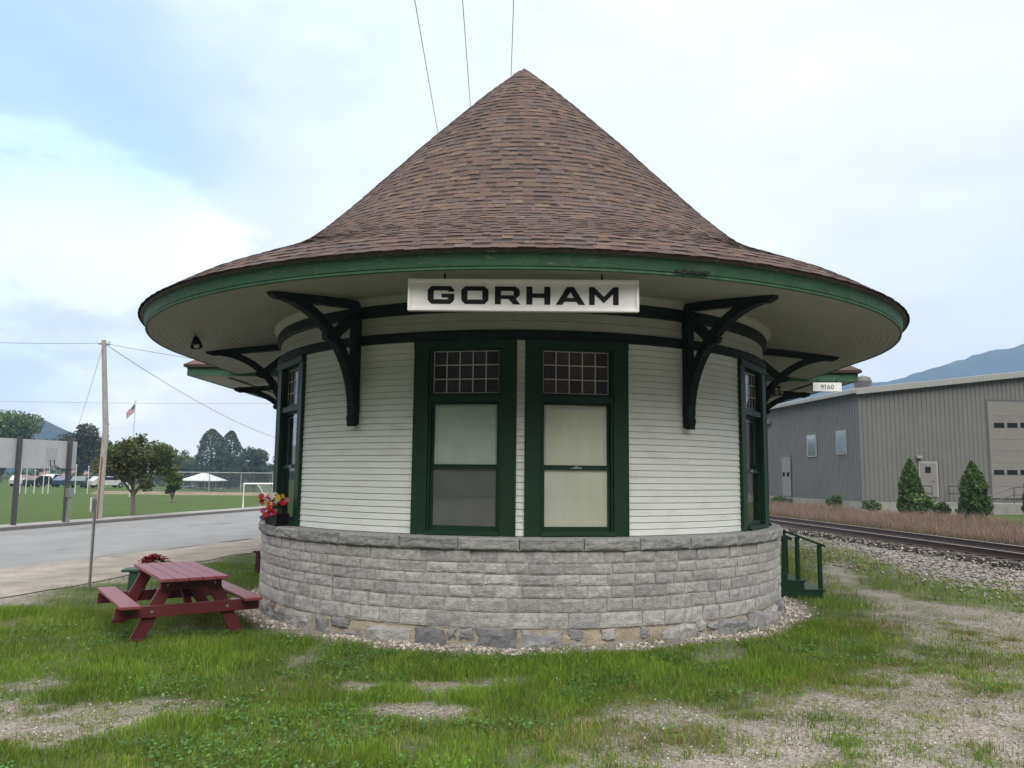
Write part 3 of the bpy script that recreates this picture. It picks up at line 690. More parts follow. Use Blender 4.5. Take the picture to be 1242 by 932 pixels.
for k, s in enumerate(WIN):
    o = window(s, 0 if k in (0,) else 1)
    if k < 2: o['label'] = wl[k]
for k, s in enumerate(WIN[2:]):
    for ch in ST.children:
        pass
# side windows show dark glass
for o in [c for c in ST.children if c.name.startswith('window')][2:]:
    for ch in o.children:
        if ch.name.startswith('blind'): ch.data.materials[0] = mat('dark room', (.03, .034, .032), .8, .2, 3)
        if ch.name.startswith('transom_glass'): ch.data.materials[0] = mat('dim room glass', (.045, .05, .05), .1, .2, 8)
# door on the platform side, over the steps
dm = MB(); dm.box(4.05, 4.115, .95, 2.15, .42, 3.2); dr = dm.build('door', M_DKGREEN, ST, bevel=.006)
hm = MB(); hm.ball((4.15, 1.08, 1.45), .035, 8); hm.build('handle', M_STEEL, dr)
# middle block
bw = MB(); bw.box(-5, 5, YB0+.75, YB1-.75, 0, 1.25); bw.build('block_base', M_MORTAR, ST)
bw = MB()
for k in range(22):
    z0 = 1.27+k*.135
    if z0 > 4.05: break
    for x in (-1, 1): bw.prism([(x*4.93, z0), (x*4.985, z0+.006), (x*4.97, z0+.134), (x*4.93, z0+.134)], (YB0+.8, YB1-.8))
    for y0, y1 in ((YB0+.8, YB0+.86), (YB1-.86, YB1-.8)): bw.box(-4.92, 4.92, y0, y1, z0, z0+.13)
bw.build('block_wall', M_SIDING, ST)
BX = 7.1
bs_ = MB(); bs_.box(-BX+.09, BX-.09, YB0+.09, YB1-.09, 4.058, 4.11); bso = bs_.build('block_soffit', M_SOFFIT, ST)
for sx in (-1, 1): lb = MB(); lb.box(sx*6.3-.03, sx*6.3+.03, YB0+.3, YB1-.3, 4.035, 4.057); lb.build('soffit_batten', M_DRIP, bso)
bf = MB(); bf.box(-BX, BX, YB0, YB0+.085, 4.055, 4.225); bf.box(-BX, BX, YB1-.085, YB1, 4.055, 4.225); bf.box(-BX, -BX+.085, YB0+.086, YB1-.086, 4.056, 4.225); bf.box(BX-.085, BX, YB0+.086, YB1-.086, 4.056, 4.225)
bf.build('block_fascia', M_GREEN, ST)
hr = MB(); e = .06; y0, y1 = YB0-e, YB1+e; x0, x1 = -BX-e, BX+e; hd = (y1-y0)/2; zr = 4.235; nrow = 24
def hipq(f):
    return x0+hd*f, x1-hd*f, y0+hd*f, y1-hd*f, zr+.045+3.1*f
for k in range(nrow):
    a_ = hipq(k/nrow); b_ = hipq((k+1)/nrow)
    for (pa, pb, qa, qb) in (((a_[0], a_[2]), (a_[1], a_[2]), (b_[1], b_[2]), (b_[0], b_[2])), ((a_[1], a_[2]), (a_[1], a_[3]), (b_[1], b_[3]), (b_[1], b_[2])), ((a_[1], a_[3]), (a_[0], a_[3]), (b_[0], b_[3]), (b_[1], b_[3])), ((a_[0], a_[3]), (a_[0], a_[2]), (b_[0], b_[2]), (b_[0], b_[3]))):
        n = 40
        for j in range(n):
            f0, f1 = j/n, (j+1)/n
            def lp(p, q, f): return (p[0]+(q[0]-p[0])*f, p[1]+(q[1]-p[1])*f)
            g = random.uniform(.8, 1.15); c = tuple(q*g for q in random.choice(shp)); up_ = random.uniform(.004, .016)
            u0, u1 = lp(pa, pb, f0), lp(pa, pb, f1); v1, v0 = lp(qb, qa, f1), lp(qb, qa, f0)
            hr.face([(*u0, a_[4]+up_), (*u1, a_[4]+up_), (*v1, b_[4]), (*v0, b_[4])], c)
hr.face([(x0, y0, zr), (x1, y0, zr), (x1, y1, zr), (x0, y1, zr)], shp[0])
for pa, pb in (((x0, y0), (x1, y0)), ((x1, y0), (x1, y1)), ((x1, y1), (x0, y1)), ((x0, y1), (x0, y0))):
    hr.face([(*pa, zr), (*pb, zr), (*pb, zr+.06), (*pa, zr+.06)], (.05, .036, .032))
hr.build('hip_roof', M_SHINGLE, ST, recalc=False)
# the far round end mirrors the near one
for o in (*sidings, band, band2, frieze, soffit, fascia, roof, stone_base): mirror_far(o)

# ------------------------------------------------------------------ signs on the station
sg = thing('station_sign', 'long white framed GORHAM station name board hanging under the eave', 'sign', (.015, -5.7, 3.72))
W2 = 1.215; b = MB(); b.box(-W2+.03, W2-.03, -.012, .02, .03, .31); b.build('board', M_WHITE, sg)
b = MB(); b.box(-W2, W2, -.035, .03, 0, .03); b.box(-W2, W2, -.035, .03, .31, .34); b.box(-W2, -W2+.03, -.034, .029, .0305, .3095); b.box(W2-.03, W2, -.034, .029, .0305, .3095); b.build('frame', M_WHITE, sg, bevel=.004)
for x in (-.83, .83): b = MB(); b.box(x-.01, x+.01, -.008, .012, .341, .45); b.build('hanger', M_BLKGREEN, sg)
H_ = .19; v = .064; hbar = .047; q = .04            # letter height, vertical stroke, horizontal stroke, cut corner
def poly(mb, pts, ox, oz): mb.prism([(ox+x, oz+z) for x, z in pts], (-.018, -.0125))
def L_G(m, x, z, w_):
    poly(m, [(q, 0), (w_-q, 0), (w_-q-.012, hbar), (v+.002, hbar), (0, q)], x, z)
    poly(m, [(0, q), (v, hbar), (v, H_-hbar), (0, H_-q)], x, z)
    poly(m, [(0, H_-q), (v+.002, H_-hbar), (w_-v, H_-hbar), (w_-q, H_), (q, H_)], x, z)
    poly(m, [(w_-q, H_), (w_-v, H_-hbar), (w_-v, H_-hbar-.012), (w_, H_-hbar-.012), (w_, H_-q)], x, z)
    poly(m, [(w_-q, 0), (w_, q), (w_, .108), (w_-v, .108), (w_-v, hbar), (w_-q-.012, hbar)], x, z)
    poly(m, [(w_-v-.07, .108-hbar*.85), (w_-v, .108-hbar*.85), (w_-v, .108), (w_-v-.07, .108)], x, z)
def L_O(m, x, z, w_):
    poly(m, [(q, 0), (w_-q, 0), (w_-v, hbar), (v, hbar)], x, z); poly(m, [(q, H_), (v, H_-hbar), (w_-v, H_-hbar), (w_-q, H_)], x, z)
    poly(m, [(q, 0), (v, hbar), (v, H_-hbar), (q, H_), (0, H_-q), (0, q)], x, z); poly(m, [(w_-q, 0), (w_, q), (w_, H_-q), (w_-q, H_), (w_-v, H_-hbar), (w_-v, hbar)], x, z)
def L_R(m, x, z, w_):
    poly(m, [(0, 0), (v, 0), (v, H_), (0, H_)], x, z); poly(m, [(v, H_-hbar), (w_-v, H_-hbar), (w_-q, H_), (v, H_)], x, z)
    poly(m, [(w_-q, H_), (w_-v, H_-hbar), (w_-v, .058+hbar), (w_-q, .058), (w_, .058+q), (w_, H_-q)], x, z)
    poly(m, [(v, .058), (w_-q, .058), (w_-v, .058+hbar*.8), (v, .058+hbar*.8)], x, z)
    poly(m, [(w_-v-.055, .058), (w_-v+.022, .058), (w_+.006, 0), (w_-v-.006, 0)], x, z)
def L_H(m, x, z, w_):
    poly(m, [(0, 0), (v, 0), (v, H_), (0, H_)], x, z); poly(m, [(w_-v, 0), (w_, 0), (w_, H_), (w_-v, H_)], x, z); poly(m, [(v, H_/2-hbar/2), (w_-v, H_/2-hbar/2), (w_-v, H_/2+hbar/2), (v, H_/2+hbar/2)], x, z)
def L_A(m, x, z, w_):
    c = w_/2; poly(m, [(0, 0), (.07, 0), (c, H_-.055), (c, H_), (c-.036, H_)], x, z); poly(m, [(w_, 0), (c+.036, H_), (c, H_), (c, H_-.055), (w_-.07, 0)], x, z)
    f = lambda zz: .07+(c-.07)*zz/(H_-.055)
    poly(m, [(f(.032), .032), (w_-f(.032), .032), (w_-f(.073), .073), (f(.073), .073)], x, z)
def L_M(m, x, z, w_):
    c = w_/2; d = .058; poly(m, [(0, 0), (d, 0), (d, H_-.075), (.052, H_), (0, H_)], x, z); poly(m, [(w_-d, 0), (w_, 0), (w_, H_), (w_-.052, H_), (w_-d, H_-.075)], x, z)
    poly(m, [(d, H_-.075), (c, .02), (c, .088), (.052, H_)], x, z); poly(m, [(w_-d, H_-.075), (w_-.052, H_), (c, .088), (c, .02)], x, z)
let = MB(); px2 = lambda p: (p-621)/1200*2.43
for fn, xa, xb in ((L_G, 124, 262), (L_O, 299, 440), (L_R, 474, 603), (L_H, 637, 762), (L_A, 790, 942), (L_M, 963, 1116)):
    fn(let, px2(xa), .075, px2(xb)-px2(xa))
let.build('lettering', M_BLACK, sg)

nb = thing('number_board', 'small white board reading 9160 hanging below the eave corner', 'sign', (6.42, 2.74, 3.835))
b = MB(); b.box(-.30, .30, -.012, .012, 0, .185); b.build('board', M_WHITE, nb, bevel=.003)
for x in (-.2, .2): b = MB(); b.box(x-.008, x+.008, -.006, .006, .186, .26); b.build('hanger', M_BLKGREEN, nb)
b = MB(); dt = .012
def ring(cx, cz, rx, rz, a0=0, a1=360):
    n = 18
    for k in range(n):
        u, v_ = R(a0+(a1-a0)*k/n), R(a0+(a1-a0)*(k+1)/n)
        b.prism([(cx+(rx-dt)*math.cos(u), cz+(rz-dt)*math.sin(u)), (cx+rx*math.cos(u), cz+rz*math.sin(u)), (cx+rx*math.cos(v_), cz+rz*math.sin(v_)), (cx+(rx-dt)*math.cos(v_), cz+(rz-dt)*math.sin(v_))], (-.017, -.0125))
ring(-.105, .113, .03, .029); b.prism([(-.087, .092), (-.075, .108), (-.102, .05), (-.116, .05)], (-.0172, -.0125))
b.prism([(-.048, .05), (-.034, .05), (-.034, .142), (-.048, .142), (-.064, .128), (-.058, .119), (-.048, .126)], (-.017, -.0125))
ring(.03, .079, .03, .029); b.prism([(.012, .1), (.0, .084), (.027, .142), (.041, .142)], (-.0172, -.0125))
ring(.105, .096, .031, .046)
b.build('lettering', M_BLACK, nb)

# lamps under the eave
M_GLOBE = mat('milky globe glass', (.55, .54, .48), .25, .05, 5)
for side, p, lbl in ((-1, (-2.93, -2.72, 4.06), 'white globe lamp behind the left front eave bracket'), (1, (2.93, -2.72, 4.06), 'white globe lamp behind the right front eave bracket')):
    g_ = thing('globe_lamp', lbl, 'lamp', p, 0, 'globe lamps on the frieze')
    b = MB(); b.ball((0, 0, -.07), .075, 12, sq=(1, 1, .85)); b.build('globe', M_GLOBE, g_, smooth=True)
    b = MB(); b.lathe([(.0, .02), (.055, .015), (.06, -.02), (.05, -.03)], 14); b.tube([(0, 0, .0), (-.0*side, .10, .01), (-.02*side, .2, .01)], .016, 8); b.build('lamp_holder', M_BLKGREEN, g_)
fl = thing('flood_lamp', 'black floodlight fixed under the left side of the round eave', 'lamp', G(237, 404, 4.215))
b = MB(); b.lathe([(.0, 0.0), (.07, 0.0), (.07, -.02), (.02, -.03), (.015, -.1), (0, -.1)], 12); b.build('mount', M_BLACK, fl)
b = MB(); b.lathe([(.0, .0), (.045, 0), (.06, -.05), (.095, -.15), (.09, -.16)], 14, (0, 0, -.09)); ho = b.build('hood', M_BLACK, fl); ho.rotation_euler = (R(-14), R(-14), 0)
b = MB(); b.ball((0, 0, -.225), .05, 8); bo = b.build('bulb', M_GLOBE, fl); bo.rotation_euler = (R(-14), R(-14), 0)
fl2 = thing('flood_lamp', 'small bare lamp under the right rear eave beside the number board', 'lamp', (5.75, 3.8, 4.056))
b = MB(); b.lathe([(0, 0), (.06, 0), (.06, -.03), (.02, -.05), (.02, -.09)], 10); b.build('mount', M_BLACK, fl2)
b = MB(); b.ball((-.05, 0, -.14), .05, 8); b.ball((.06, 0, -.13), .045, 8); b.build('bulb', mat('dusty bulbs', (.25, .23, .18), .4, .2, 6), fl2)

# ------------------------------------------------------------------ steps with railing, right of the round wall
sp = thing('wooden_steps', 'dark green wooden steps with a sloping handrail beside the stone base', 'steps', (0, 0, 0))
Y0_, Y1_ = .05, 1.9
b = MB(); b.box(4.24, 4.60, Y0_, Y1_, -.02, .40); b.build('landing', M_DKGREEN, sp, bevel=.006)
b = MB(); b.box(4.601, 4.88, Y0_, Y1_, -.02, .25); b.box(4.60, 4.90, Y0_-.01, Y1_, .2505, .285); b.build('step', M_DKGREEN, sp, bevel=.005)
b = MB(); b.box(4.881, 5.20, Y0_, Y1_, -.02, .10); b.box(4.88, 5.22, Y0_-.01, Y1_, .1005, .135); b.build('step', M_DKGREEN, sp, bevel=.005)
for y in (Y0_+.05, Y1_-.05):
    b = MB(); b.bar((4.32, y, 1.20), (5.26, y, .86), .09, .035); b.bar((4.34, y, 1.10), (4.70, y, .97), .035, .06)
    b.build('handrail', M_DKGREEN, sp, bevel=.004)
    for x, z0, z1 in ((4.56, .40, 1.10), (4.79, .286, 1.01), (5.17, .136, .875)):
        b = MB(); b.box(x-.032, x+.032, y-.03, y+.03, z0, z1); b.build('post', M_DKGREEN, sp, bevel=.004)

# ------------------------------------------------------------------ picnic table and the things left of the depot
pt = thing('picnic_table', 'red wooden picnic table with attached benches on the grass', 'picnic table', (-4.46, -3.33, 0), R(125))
hl = .96
for k in range(5):
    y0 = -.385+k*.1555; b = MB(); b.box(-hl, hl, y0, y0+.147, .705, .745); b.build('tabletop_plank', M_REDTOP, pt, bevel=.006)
for sy in (-1, 1):
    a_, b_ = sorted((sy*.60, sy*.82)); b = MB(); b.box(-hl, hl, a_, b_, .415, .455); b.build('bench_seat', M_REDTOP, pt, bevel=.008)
for sx in (-1, 1):
    x = sx*.68
    for sy in (-1, 1):
        b = MB(); b.bar((x, sy*.60, -.01), (x, sy*.235, .70), .045, .15, (0, 1, 0)); lg = b.build('leg', M_RED, pt, bevel=.005)
    b = MB(); b.bar((x+sx*.046, -.84, .345), (x+sx*.046, .84, .345), .045, .137); b.build('seat_support', M_RED, pt, bevel=.005)
    b = MB(); b.bar((x+sx*.046, -.36, .645), (x+sx*.046, .36, .645), .045, .115); b.build('top_support', M_RED, pt, bevel=.005)
    for yb_, zb_ in ((-.44, .345), (.44, .345), (-.28, .645), (.28, .645)):
        b = MB(); b.tube([(x+sx*.069, yb_, zb_), (x+sx*.078, yb_, zb_)], .016, 8); b.build('bolt', M_STEEL, pt)
    b = MB(); b.bar((x-sx*.03, 0, .37), (sx*.22, 0, .69), .09, .04); b.build('brace', M_RED, pt, bevel=.004)
M_PGREEN = mat('dull green planter paint', (.018, .06, .038), .6, .2, 7, .2)
c0 = G(178, 721); ps = thing('planter_stand', 'small dark green wooden stand behind the picnic table', 'stand', (c0.x, c0.y+.2, 0), R(12))
b = MB(); b.box(-.46, .46, -.2, .2, .36, .40); b.build('top', M_PGREEN, ps, bevel=.005)
for sx in (-1, 1):
    b = MB(); b.prism([(sx*.36, 0), (sx*.14, 0), (sx*.16, .36), (sx*.34, .36)], (-.17, .17)); b.build('leg', M_PGREEN, ps, bevel=.004)
def leafball(mb, o, rad, n, sz, cols, flat=1.0):
    for k in range(n):
        d = Vector((random.gauss(0, 1), random.gauss(0, 1), random.gauss(0, 1))).normalized()*rad*random.uniform(.55, 1); d.z *= flat
        u = Vector((random.gauss(0, 1), random.gauss(0, 1), random.gauss(0, 1))).normalized(); v_ = u.orthogonal().normalized(); s_ = sz*random.uniform(.6, 1.3); p = Vector(o)+d
        mb.face([p-u*s_, p+v_*s_*.55, p+u*s_, p-v_*s_*.55], random.choice(cols))
def bloom(mb, p, r_, col, n=9, axis=None):
    """a small flower head of cupped petals"""
    p = Vector(p)
    for ring, (rr_, up_, nn) in enumerate(((1, .25, n), (.62, .55, n-2), (.3, .8, 4))):
        for k in range(nn):
            a = 2*math.pi*(k+.5*ring)/nn+random.uniform(-.2, .2); d = Vector((math.cos(a), math.sin(a), up_)).normalized(); s_ = Vector((-math.sin(a), math.cos(a), 0))
            if axis: q__ = Vector((0, 0, 1)).rotation_difference(axis); d = q__ @ d; s_ = q__ @ s_
            g = random.uniform(.75, 1.15); c = tuple(min(1, q_*g) for q_ in col); e_ = r_*rr_
            mb.face([p, p+d*e_*.6+s_*e_*.38, p+d*e_, p+d*e_*.6-s_*e_*.38], c)
M_PETAL = mat('petals', (0, 0, 0), .6, .1, 30, attr='col', trans=.15); M_LEAF = mat('leaves', (0, 0, 0), .55, .2, 20, attr='col', trans=.25)
LEAFC = [(.03, .075, .015), (.045, .10, .02), (.025, .055, .016)]
fp = thing('flower_bowl', 'mound of dark red chrysanthemums standing on the green stand', 'flowers', (c0.x+.0, c0.y+.2, .401))
b = MB(); b.lathe([(0, 0), (.16, 0), (.21, .07), (.2, .075), (0, .06)], 16); b.build('bowl', M_BLACK, fp)
b = MB(); leafball(b, (0, 0, .1), .2, 200, .035, LEAFC, .5); b.build('foliage', M_LEAF, fp, recalc=False)
b = MB()
for k in range(90):
    a = random.uniform(0, 6.28); rr_ = .24*math.sqrt(random.random()); bloom(b, (rr_*math.cos(a)*1.15, rr_*math.sin(a), .22-rr_*rr_*2.2+random.uniform(-.01, .01)), .042, (.38, .012, .025))
for k in range(9): bloom(b, (.03+random.uniform(-.02, .14), -.24+random.uniform(-.02, .03), .07+random.uniform(0, .05)), .035, (.75, .66, .3))
b.build('flower', M_PETAL, fp, recalc=False)
c1_ = G(309, 694); rb = thing('garden_bench', 'low red plank bench half hidden behind the stone base', 'bench', (c1_.x+.72, c1_.y+.1, 0), R(4))
for k in range(3): b = MB(); b.box(-.75, .75, -.19+k*.128, -.07+k*.128, .40, .435); b.build('seat_slat', M_RED, rb, bevel=.004)
for x in (-.66, .62):
    for y in (-.15, .07): b = MB(); b.box(x-.03, x+.03 , y-.03, y+.11, 0, .40); b.build('leg', M_RED, rb, bevel=.004)

# flower box on the left side ledge
fb = thing('flower_box', 'black window box of mixed artificial flowers on the left ledge', 'flower box', P(-57, 4.19, 1.272), R(-57))
b = MB(); b.prism([(-.27, 0), (.27, 0), (.31, .17), (-.31, .17)], (-.095, .085)); b.build('box', M_BLACK, fb, bevel=.008)
b = MB()
for k in range(16): leafball(b, (random.uniform(-.28, .28), random.uniform(-.1, .06), random.uniform(.18, .34)), .08, 22, .03, LEAFC)
for k in range(30):
    x = random.uniform(-.3, .3); z1 = random.uniform(.22, .42); b.tube([(x*.8, 0, .15), (x, random.uniform(-.1, .03), z1)], .004, 4, c=(.03, .07, .02))
b.build('foliage', M_LEAF, fb, recalc=False)
AXF = (Matrix.Rotation(R(57), 3, 'Z') @ Vector((.3, -.8, .5))).normalized()
def ax_(): return (AXF+Vector((random.gauss(0, .3), random.gauss(0, .3), random.gauss(0, .3)))).normalized()
b = MB()
for (col, n, r_) in (((.62, .012, .02), 22, .052), ((.80, .78, .76), 20, .048), ((.80, .60, .03), 9, .05), ((.75, .25, .36), 14, .045), ((.25, .14, .45), 12, .036), ((.7, .16, .03), 7, .05)):
    for k in range(n): bloom(b, (random.uniform(-.38, .31), random.uniform(-.16, .05), random.uniform(.12, .42)), r_*random.uniform(.75, 1.05), col, 9, ax_())
for k in range(8): bloom(b, (-.2+random.uniform(-.16, .08), -.12+random.uniform(-.05, .03), random.uniform(.0, .14)), .036, random.choice(((.16, .1, .32), (.6, .58, .6), (.4, .02, .03))), 9, ax_())
for k in range(6): bloom(b, (.1+random.uniform(-.14, .16), -.10+random.uniform(-.04, .03), random.uniform(.17, .26)), .062, (.66, .014, .025), 9, ax_())
b.build('flower', M_PETAL, fb, recalc=False)

# steel signpost by the road
p0 = G(108, 716); tp = A(116, 606, p0.y+.0); sp2 = thing('sign_post', 'thin leaning steel signpost with a small plate seen edge on', 'signpost', p0)
b = MB(); b.tube([(0, 0, -.02), (tp.x-p0.x, 0, tp.z)], .024, 10); b.build('post', M_STEEL, sp2)
b = MB(); b.box(-.045, .045, -.2, .2, 0, .30); pl_ = b.build('sign_plate', mat('pale sign plate', (.6, .6, .6), .5, .08), sp2); pl_.location = (tp.x-p0.x-.035, -.03, tp.z-.2); pl_.rotation_euler = (0, 0, R(12)); pl_.scale = (.3, .4, .8)

# utility pole and wires
u0 = G(119, 633); ut = A(126, 413, u0.y)
up_ = thing('utility_pole', 'tall weathered wooden utility pole at the kerb', 'utility pole', u0)
b = MB(); b.tube([(0, 0, -.1), (.05, 0, ut.z*.5), (ut.x-u0.x, 0, ut.z)], [.135, .115, .09], 12); b.build('pole', M_WOODPOLE, up_)
b = MB(); b.tube([(.02, -.14, .05), (.05, -.13, 2.6)], .03, 6); b.build('cable_guard', mat('rusty cable guard', (.2, .09, .05), .7, .3, 9), up_)
b = MB(); b.tube([(ut.x-u0.x-.2, 0, ut.z-.15), (ut.x-u0.x+.2, 0, ut.z-.15)], .03, 6); b.lathe([(0, 0), (.05, 0), (.06, .05), (.03, .1), (.05, .13), (0, .15)], 8, (ut.x-u0.x+.22, 0, ut.z-.2)); b.build('insulator', M_STEEL, up_)
def wire(name_lbl, a, b_, sag=0, rad=.012, group=None, n=14):
    pts = []
    for k in range(n+1): f = k/n; p = Vector(a).lerp(Vector(b_), f); p.z -= sag*4*f*(1-f); pts.append(p)
    m_ = MB(); m_.tube(pts, rad, 6, c=None); o = m_.build('overhead_wire', M_WIRE); tag(o, name_lbl, 'wire', group); return o
ptop = Vector((ut.x, ut.y, ut.z-.12))
wire('wire running left off the picture from the utility pole top', ptop, A(-260, 402, 14), .15, .008)
wire('wire from the utility pole top running right behind the round eave', ptop, A(420, 452, 40), .3, .009)
wire('slack drop wire slanting down right from the utility pole top', ptop, A(352, 536, 55), .55, .013)
wire('thin guy wire slanting down left from the utility pole top', ptop, A(88, 535, 40), .25, .008)
wire('faint level wire low across the left sky', A(-120, 484, 55), A(420, 489, 62), .2, .010)
vy = Vector((-.028, 1, 0))
for px, lbl in ((503, 'leftmost of the three steep wires above the roof'), (561, 'middle one of the three steep wires above the roof'), (623, 'rightmost of the three steep wires, ending at the roof tip')):
    d = ray(px, 0); t_ = (10.6-EYE)/d.z; q0 = CAM+d*t_
    wire(lbl, q0-vy*24, q0+vy*60, 0, .0075, 'three power lines over the depot', 4)

# ------------------------------------------------------------------ railway
M_RAIL = mat('rusty rail', (.055, .032, .026), .55, .25, 3, .1); M_TIE = mat('creosoted sleeper', (.05, .04, .034), .9, .35, 6, .5, 30)
tr = thing('railway_track', 'single railway track on ballast running beside the depot', 'railway', (0, 0, 0))
for off in (-.75, .75):
    b = MB(); ya, yb = -14, 95
    cx = lambda y: trk(y)+off
    pr = [(-.07, .16), (.07, .16), (.07, .175), (.012, .195), (.012, .285), (.036, .295), (.036, .325), (-.036, .325), (-.036, .295), (-.012, .285), (-.012, .195), (-.07, .175)]
    for k in range(11):
        y0 = ya+(yb-ya)*k/11; y1 = ya+(yb-ya)*(k+1)/11; m_ = len(pr); i_ = len(b.v)
        b.v += [(cx(y0)+x, y0, z) for x, z in pr] + [(cx(y1)+x, y1, z) for x, z in pr]
        for j in range(m_): b.f.append([i_+j, i_+(j+1) % m_, i_+m_+(j+1) % m_, i_+m_+j]); b.c.append(None)
    rl = b.build('rail', M_RAIL, tr)
    b = MB(); 
    b.hexa([(cx(ya)-.028, ya, .3255), (cx(ya)+.028, ya, .3255), (cx(yb)+.028, yb, .3255), (cx(yb)-.028, yb, .3255), (cx(ya)-.026, ya, .329), (cx(ya)+.026, ya, .329), (cx(yb)+.026, yb, .329), (cx(yb)-.026, yb, .329)])
    b.build('running_surface', mat('polished rail head', (.42, .40, .40), .3, .1, 5, metal=.6), rl)
tie0 = None
for k in range(86):
    y = 1+k*.62
    if tie0 is None:
        b = MB(); b.box(-1.3, 1.3, -.11, .11, .0, .16); tie0 = b.build('sleeper', M_TIE, tr, bevel=.01); o = tie0
    else: o = tie0.copy(); COL.objects.link(o); o.parent = tr
    o.location = (trk(y)+random.uniform(-.05, .05), y, 0); o.rotation_euler = (0, 0, random.uniform(-.02, .02)-TRK_S*-1)

# ------------------------------------------------------------------ warehouse right
Kc = A(1046, 600, 36.0); K = Vector((Kc.x, 36.0, 0)); U = Vector((-.115, 1, 0)).normalized(); Vv = Vector((1, .115, 0)).normalized(); nU = Vector((-U.y, U.x, 0)); nV = Vector((Vv.y, -Vv.x, 0))   # outward normals: left face, gable face
Mf = Matrix((( Vv.x, U.x, 0, K.x), (Vv.y, U.y, 0, K.y), (0, 0, 1, 0), (0, 0, 0, 1)))     # local x along gable, y along the side
wh = thing('warehouse', 'long grey ribbed metal warehouse with roll up doors beyond the tracks', 'warehouse', (0, 0, 0)); wh.matrix_world = Mf
def onV(px, py): p = PL(px, py, K, nV); q = Mf.inverted() @ p; return q.x, q.z
def onU(px, py): p = PL(px, py, K, nU); q = Mf.inverted() @ p; return q.y, q.z
zc = onV(1046, 474)[1]; xg, zg = onV(1242, 453); slope = (zg-zc)/xg; GW = 30.0; SL = 34.0; zb = onV(1060, 608)[1]
M_METG = mat('lit grey ribbed cladding', (.162, .158, .152), .5, .08, .5, spec=.4, dirt=((.12, .115, .105), .6, .55, .2, .4, (6, 6, .15))); M_METS = mat('shaded grey ribbed cladding', (.148, .15, .156), .5, .08, .5, spec=.4, dirt=((.10, .10, .10), .6, .55, .2, .35, (6, 6, .15)))  # light put into the colour: gable as lit, side face as in shade
M_TRIMW = mat('pale metal trim', (.30, .30, .29), .45, .06, 3); M_ROOFM = mat('light metal roof', (.55, .56, .57), .35, .05, 2, metal=.3)
M_FOUND = mat('concrete footing', (.24, .235, .22), .9, .2, 1.5, .3); M_DOORG = mat('grey door paint', (.205, .19, .18), .5, .06, 2); M_DKGLASS = mat('dark window glass', (.012, .014, .016), .12, .1, 2, spec=.2); M_TRIMD = mat('dark trim', (.10, .10, .105), .5, .1, 3)
def ribbed(mb, L_, zfun, along, pitch=.305, dep=.045):
    n = int(L_/pitch)
    for k in range(n):
        a0 = k*pitch; pr = [(a0, 0), (a0+pitch*.62, 0), (a0+pitch*.70, -dep), (a0+pitch*.92, -dep), (a0+pitch, 0)]
        for (a1, d1), (a2, d2) in zip(pr[:-1], pr[1:]):
            if along == 'x': mb.face([(a1, d1, zb), (a2, d2, zb), (a2, d2, zfun(a2)), (a1, d1, zfun(a1))])
            else: mb.face([(d1, a2, zb), (d1 if 0 else d2, a2, zb), (d2, a2, zfun(a2)), (d1, a2, zfun(a2))]) if False else mb.face([(d2, a2, zb), (d1, a1, zb), (d1, a1, zfun(a1)), (d2, a2, zfun(a2))])
zgab = lambda x: zc + slope*min(x, GW-x)
b = MB(); ribbed(b, GW, zgab, 'x'); b.build('gable_wall', M_METG, wh, recalc=False)
b = MB(); ribbed(b, SL, lambda y: zc-.05, 'y', .305); b.build('side_wall', M_METS, wh, recalc=False)
b = MB(); b.box(-.0, GW, .04, SL, zb-.001, zb); b.box(GW-.1, GW, .06, SL, zb, zc); b.box(.1, GW, SL-.1, SL, zb, zc); b.build('rear_wall', M_METG, wh)
b = MB(); b.box(-.05, GW+.02, -.05, SL, -.3, zb-.02); b.build('footing', M_FOUND, wh)
rm = GW/2; b = MB()
for sgn in (0, 1):
    xa, xb = (-.35, rm) if sgn == 0 else (GW+.35, rm); za = zc-.04; zb_ = zc+slope*rm+.02
    pts = [(xa, -.35, za+.02), (xb, -.35, zb_), (xb, SL+.3, zb_), (xa, SL+.3, za+.02)]
    b.hexa([Vector(p) for p in pts] + [Vector(p)+Vector((0, 0, .12)) for p in pts])
b.build('roof', M_ROOFM, wh)
b = MB(); b.bar((-.36, -.37, zc-.10), (rm, -.37, zc+slope*rm-.08), .05, .36); b.bar((GW+.36, -.37, zc-.10), (rm, -.37, zc+slope*rm-.08), .05, .36); b.build('rake_trim', M_TRIMW, wh)
b = MB(); b.box(-.50, -.33, -.34, SL, zc-.20, zc+.03); b.build('gutter', M_TRIMW, wh)
b = MB(); b.box(-.05, .06, -.055, .03, zb, zc-.05); b.build('corner_trim', M_METS, wh)
def gable_rect(name, x0, y0, x1, y1, m, dep=.03, proud=.055, par=None):
    (xa, za), (xb, zb2) = onV(x0, y1), onV(x1, y0); q = MB(); q.box(xa, xb, -proud-dep, -proud, za, zb2); return q.build(name, m, par or wh)
def side_rect(name, x0, y0, x1, y1, m, dep=.03, proud=.055, par=None):
    (ya, za), (yb, zb2) = onU(x1, y1), onU(x0, y0); zz = sorted((za, zb2)); q = MB(); q.box(-proud-dep, -proud, ya, yb, *zz); return q.build(name, m, par or wh)
fr_ = gable_rect('door_frame', 1115, 560, 1136, 603, M_TRIMW, .02); d_ = gable_rect('door', 1117, 562.5, 1134, 602.5, M_DOORG, .02, .08); gable_rect('door_window', 1121, 566.5, 1127.5, 573.5, M_DKGLASS, .01, .105, d_)
b = MB(); xd, zd = onV(1131, 583); b.ball((xd, -.14, zd), .05, 6); b.build('handle', M_STEEL, d_)
gable_rect('wall_light', 1110, 553, 1116, 556, M_TRIMW, .2)
